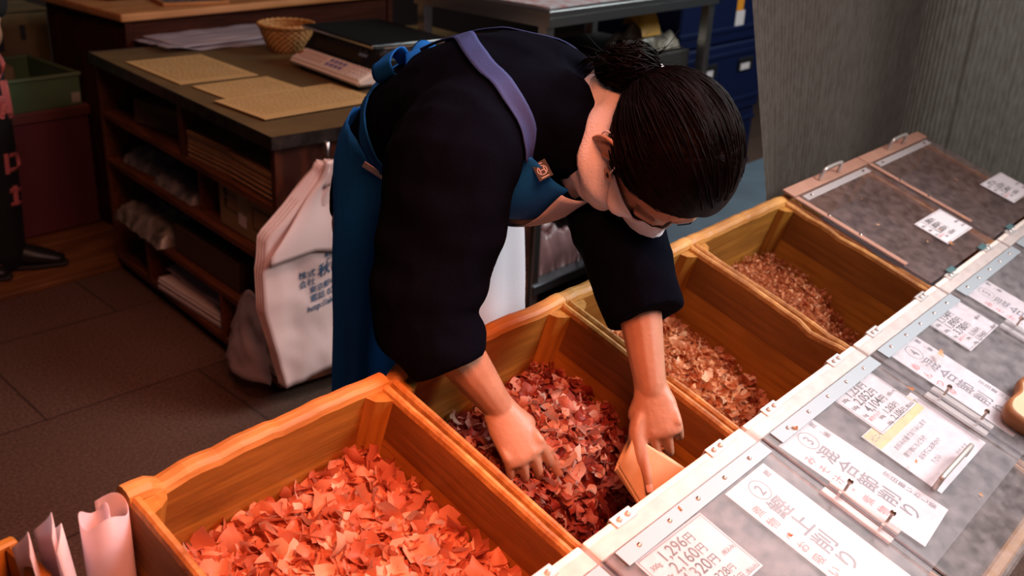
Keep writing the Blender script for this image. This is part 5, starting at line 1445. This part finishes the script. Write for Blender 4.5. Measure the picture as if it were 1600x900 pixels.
# white cloth hanging in front of the legs
bm = bmesh.new()
def wcl(a, b):
    z = .95 - .62 * b; ang = Rz(-40 + 84 * a)
    r = (.160 + .03 * b) * (1 + .05 * math.sin(a * 17 + b * 2) * b + .03 * noise.noise(V((a * 4, b * 3, 9))))
    return V((.825 + (r + .02) * math.sin(ang) , .325 - .02 * b - (r - .006) * math.cos(ang), z))
grid(bm, wcl, 40, 30); o = obj('white_skirt_cloth', bm, M['white_cloth'], person, smooth=True); solidify(o, .002)
# straps
ribbon([(.626, -.078, 1.078), (.622, -.070, 1.118), (.622, -.02, 1.173), (.637, .05, 1.215), (.68, .12, 1.23), (.75, .2, 1.2), (.82, .27, 1.15)], .0155, .004, 'strap', 'strap', ap)
ribbon([(.86, -.03, 1.03), (.895, .03, 1.12), (.87, .09, 1.19), (.81, .14, 1.21), (.76, .22, 1.19), (.74, .30, 1.14)], .0155, .006, 'strap', 'strap', ap)
# waist band and bow on the back
ribbon([(.64, .24, .98), (.645, .28, 1.05), (.70, .31, 1.10), (.78, .32, 1.12), (.88, .31, 1.11), (.96, .28, 1.05)], .022, .004, 'apron', 'waist_band', ap)
bm = bmesh.new()
BC = V((.735, .295, 1.135))
def loop_(dx, dy, dz, w, tw_):
    pts = spline([BC, BC + V((dx * .5, dy * .5, dz + .012)), BC + V((dx, dy, dz)), BC + V((dx * .95, dy * .95, dz - .025)), BC + V((dx * .5, dy * .5, -.012)), BC + V((0, 0, -.004))], 22)
    tube(bm, pts, [(w * (.55 + .45 * math.sin(PI * k / 22)), .0018) for k in range(23)], seg=8, side=(-dy, dx, tw_))
loop_(-.075, -.02, .022, .020, .05); loop_(.085, .01, .020, .020, .03)
loop_(-.03, -.045, .020, .016, .02)
tube(bm, spline([BC, BC + V((-.05, -.035, -.005)), BC + V((-.095, -.06, -.045)), BC + V((-.105, -.06, -.10))], 14), (.022, .0018), seg=8, side=(.4, .9, 0))
tube(bm, spline([BC, BC + V((-.02, -.06, -.0)), BC + V((-.07, -.085, -.03)), BC + V((-.09, -.085, -.085))], 14), (.020, .0018), seg=8, side=(.5, .8, .2))
ellipsoid(bm, BC, (.018, .014, .016), None, 14, 10)
obj('bow', bm, M['apron'], ap, smooth=True)
# logo patch at the bib corner
bm = bmesh.new(); box(bm, (-.011, -.014, 0), (.011, .014, .0012), bevel=.0005)
PT = Matrix.Translation((.633, -.088, 1.066)) @ Matrix(((0.70, 0.10, -0.70, 0), (-0.55, 0.72, -0.45, 0), (0.46, 0.68, 0.56, 0), (0, 0, 0, 1)))
LP = obj('logo_patch', bm, M['black'], ap, PT)
bm = bmesh.new(); ring(bm, (0, 0), .0062, .0074, 24); box(bm, (-.0042, -.0042, 0), (-.0028, .0042, .0002)); box(bm, (-.0042, -.0007, 0), (.0042, .0007, .0002)); box(bm, (.0028, -.0042, 0), (.0042, .0042, .0002)); box(bm, (-.006, -.0115, 0), (.006, -.0100, .0002)); box(bm, (-.004, .0095, 0), (.004, .0108, .0002))
obj('patch_mark', bm, mat('patch_thread', (.55, .55, .58), .6), LP, Matrix.Translation((0, 0, .0014)))
# dark trousers and shoes
bm = bmesh.new()
for s in (-1, 1):
    hx = PELV.x + s * 0.085
    chain(bm, [(hx - s * .012, .345, .88), (hx + s * .0, .335, .46), (hx + s * .015, .39, .06)], [.085, .080, .066], 14, seg=18)
o = obj_me('trousers', union_mesh(bm, .008, 3), mat('dark_trousers', (.012, .012, .014), .8), person, smooth=True)
for s in (-1, 1):
    hx = PELV.x + s * 0.1
    bm = bmesh.new(); tube(bm, spline([(hx, .46, .045), (hx, .38, .055), (hx, .27, .04), (hx, .19, .028)], 10), lerp_list([(.034, .034), (.042, .045), (.046, .036), (.034, .024)], 10), seg=16, side=(1, 0, 0), round_ends=True)
    box(bm, (hx - .046, .175, 0.001), (hx + .046, .49, .016), bevel=.006)
    obj('shoe', bm, M['black'], person, smooth=False)

# ---- kraft paper pouch held in the left hand
def RP(x, v, w): return BINM @ V((x, v, w))
pg = empty('paper_pouch'); tag(pg, 'open tan paper pouch pressed against the tray by the left index finger', 'paper bag')
A_, B_, C2, D_ = RP(.652, -.292, -.016), RP(.690, -.376, -.034), RP(.633, -.366, -.100), RP(.628, -.300, -.060)
bm = bmesh.new()
nf = (B_ - A_).cross(D_ - A_).normalized()
if nf.dot(CAM - A_) < 0: nf = -nf
def panel(off, shift, bulge):
    def fn(a, b):
        p = A_.lerp(B_, a).lerp(D_.lerp(C2, a), b)
        return p + nf * (off * (1 - a) + bulge * math.sin(PI * b) * (1 - .6 * a)) + shift * (1 - a)
    return fn
grid(bm, panel(0, V((0, 0, 0)), .006), 16, 16); o = obj('front_panel', bm, M['kraft'], pg, smooth=True); solidify(o, .0007)
bm = bmesh.new(); E1 = RP(.634, -.276, -.088); E2 = RP(.642, -.352, -.135)
grid(bm, panel(-.030, (E1 - D_) * .0, -.006), 16, 16); o = obj('back_panel', bm, M['kraft'], pg, smooth=True); solidify(o, .0007)
bm = bmesh.new()
def gus(a, b):
    p0 = D_.lerp(C2, a); p1 = D_.lerp(C2, a) - nf * .030 * (1 - a); m_ = (p0 + p1) / 2 + (D_ - A_).normalized() * .022 * (1 - a * .7)
    q = (1 - b) ** 2 * p0 + 2 * b * (1 - b) * m_ + b * b * p1
    return q
grid(bm, gus, 14, 8); o = obj('gusset', bm, M['kraft'], pg, smooth=True); solidify(o, .0007)

# ---- second person: only dark trousers with pink lettering and a shoe are in the picture
bm = bmesh.new()
b2 = V((0.90, 2.56, 0))
for s, dx in ((0, 0.0), (1, -.20)):
    chain(bm, [(.92 + dx, 2.56, .88), (.93 + dx, 2.54, .50), (.925 + dx, 2.56, .10)], [.075, .055, .042], 14)
    tube(bm, [V((.90 + dx, 2.57, .06)), V((1.00 + dx, 2.52, .05)), V((1.08 + dx, 2.47, .04))], [(.035, .035), (.04, .03), (.03, .018)], seg=14, round_ends=True)
tube(bm, spline([(.82, 2.57, .86), (.82, 2.57, 1.05), (.82, 2.57, 1.30), (.82, 2.57, 1.42)], 12), lerp_list([(.15, .11), (.13, .10), (.17, .11), (.10, .08)], 12), seg=20, side=(1, 0, 0), round_ends=True)
chain(bm, [(.82, 2.57, 1.40), (.82, 2.56, 1.52)], [.05, .05], 4); ellipsoid(bm, (.83, 2.55, 1.60), (.085, .085, .115))
for s in (-1, 1):
    chain(bm, [(.82 + s * .16, 2.57, 1.38), (.82 + s * .20, 2.57, 1.12), (.82 + s * .17, 2.50, .90)], [.05, .042, .03], 12); ellipsoid(bm, (.82 + s * .165, 2.49, .85), (.02, .035, .05))
p2 = obj_me('person', union_mesh(bm, .01, 3), M['skin'], smooth=True); tag(p2, 'standing person at the left edge in black clothes with pink lettering, one black shoe showing', 'person')
m_bl = mat('black_trouser_cloth', (.006, .006, .007), .85)
bm = bmesh.new()
for dx in (0, -.20): chain(bm, [(.905 + dx, 2.56, .90), (.915 + dx, 2.54, .50), (.915 + dx, 2.555, .09)], [.105, .098, .088], 14, seg=20)
o = obj_me('trousers', union_mesh(bm, .008, 3), m_bl, p2, smooth=True)
bm = bmesh.new(); tube(bm, spline([(.82, 2.57, .84), (.82, 2.57, 1.08), (.82, 2.57, 1.32), (.82, 2.57, 1.44)], 12), lerp_list([(.19, .14), (.17, .13), (.20, .135), (.11, .09)], 12), seg=24, side=(1, 0, 0), round_ends=True)
for s in (-1, 1): chain(bm, [(.82 + s * .16, 2.57, 1.38), (.82 + s * .20, 2.57, 1.12), (.82 + s * .175, 2.51, .93)], [.07, .062, .05], 12)
obj_me('shirt', union_mesh(bm, .01, 3), m_bl, p2, smooth=True)
TREE2 = surf(o)
def on2(p, off=.003):
    l, nn, _, _ = TREE2.find_nearest(V(p)); return l + nn * off
m_pl = mat('pink_print', (.62, .14, .13), .7)
def stroke(pts, w):
    P = [on2(p) for p in spline(pts, 14)]
    tube(bm, P, [(w, .002)] * 15, seg=6, side=(.5, 0, .9))
X0, Y0 = .965, 2.44
for zc, kind in ((.75, 0), (.64, 1), (.42, 2), (.30, 3)):
    bm = bmesh.new()
    if kind == 0: stroke([(X0 - .03, Y0, zc + .03), (X0 + .02, Y0, zc + .04), (X0 + .05, Y0 + .03, zc), (X0 + .02, Y0, zc - .04), (X0 - .02, Y0, zc - .01)], .010)
    if kind == 1: stroke([(X0 + .03, Y0, zc + .06), (X0 + .03, Y0, zc - .05)], .018); stroke([(X0 - .03, Y0, zc + .01), (X0 + .05, Y0 + .02, zc - .02)], .012); stroke([(X0 + .0, Y0, zc - .01), (X0 - .02, Y0, zc - .06)], .012); stroke([(X0 + .02, Y0, zc - .02), (X0 + .05, Y0 + .02, zc - .07)], .012)
    if kind == 2: stroke([(X0 + .0, Y0, zc + .03), (X0 + .05, Y0 + .02, zc + .02), (X0 + .05, Y0 + .02, zc - .02), (X0 - .01, Y0, zc - .02)], .008); stroke([(X0 - .02, Y0, zc + .04), (X0 - .02, Y0, zc - .03)], .008)
    if kind == 3: stroke([(X0 - .02, Y0, zc + .03), (X0 + .05, Y0 + .02, zc + .015)], .009); stroke([(X0 + .01, Y0, zc + .04), (X0 + .01, Y0, zc - .03)], .009); stroke([(X0 - .02, Y0, zc - .02), (X0 + .05, Y0 + .02, zc - .03)], .007)
    obj('pink_character', bm, m_pl, o)
for dx, lb in ((0, 1), (-.20, 0)):
    bm = bmesh.new(); sM = Matrix.Translation((.875 + dx, 2.59, .0185)) @ Matrix.Rotation(Rz(-32), 4, 'Z')
    tube(bm, spline([(0, 0, .055), (.08, 0, .058), (.17, 0, .042), (.245, 0, .028)], 12), lerp_list([(.040, .042), (.043, .045), (.045, .034), (.030, .018)], 12), seg=16, side=(0, 1, 0), round_ends=True)
    sh = obj('shoe', bm, M['black'], p2, sM, smooth=True)
    bm = bmesh.new(); tube(bm, spline([(-.035, 0, .011), (.06, 0, .011), (.16, 0, .011), (.262, 0, .011)], 12), lerp_list([(.036, .010), (.042, .010), (.046, .010), (.026, .010)], 12), seg=14, side=(0, 1, 0), round_ends=True); obj('sole', bm, mat('shoe_sole', (.02, .016, .016), .7), sh)
    bm = bmesh.new(); tube(bm, spline([(.0, -.046, .03), (.05, -.049, .028), (.09, -.048, .045), (.10, -.046, .05)], 10), [(.003 + .006 * k / 10, .001) for k in range(11)], seg=6, side=(0, 0, 1)); obj('side_stripe', bm, mat('shoe_stripe', (.10, .10, .13), .5), sh)
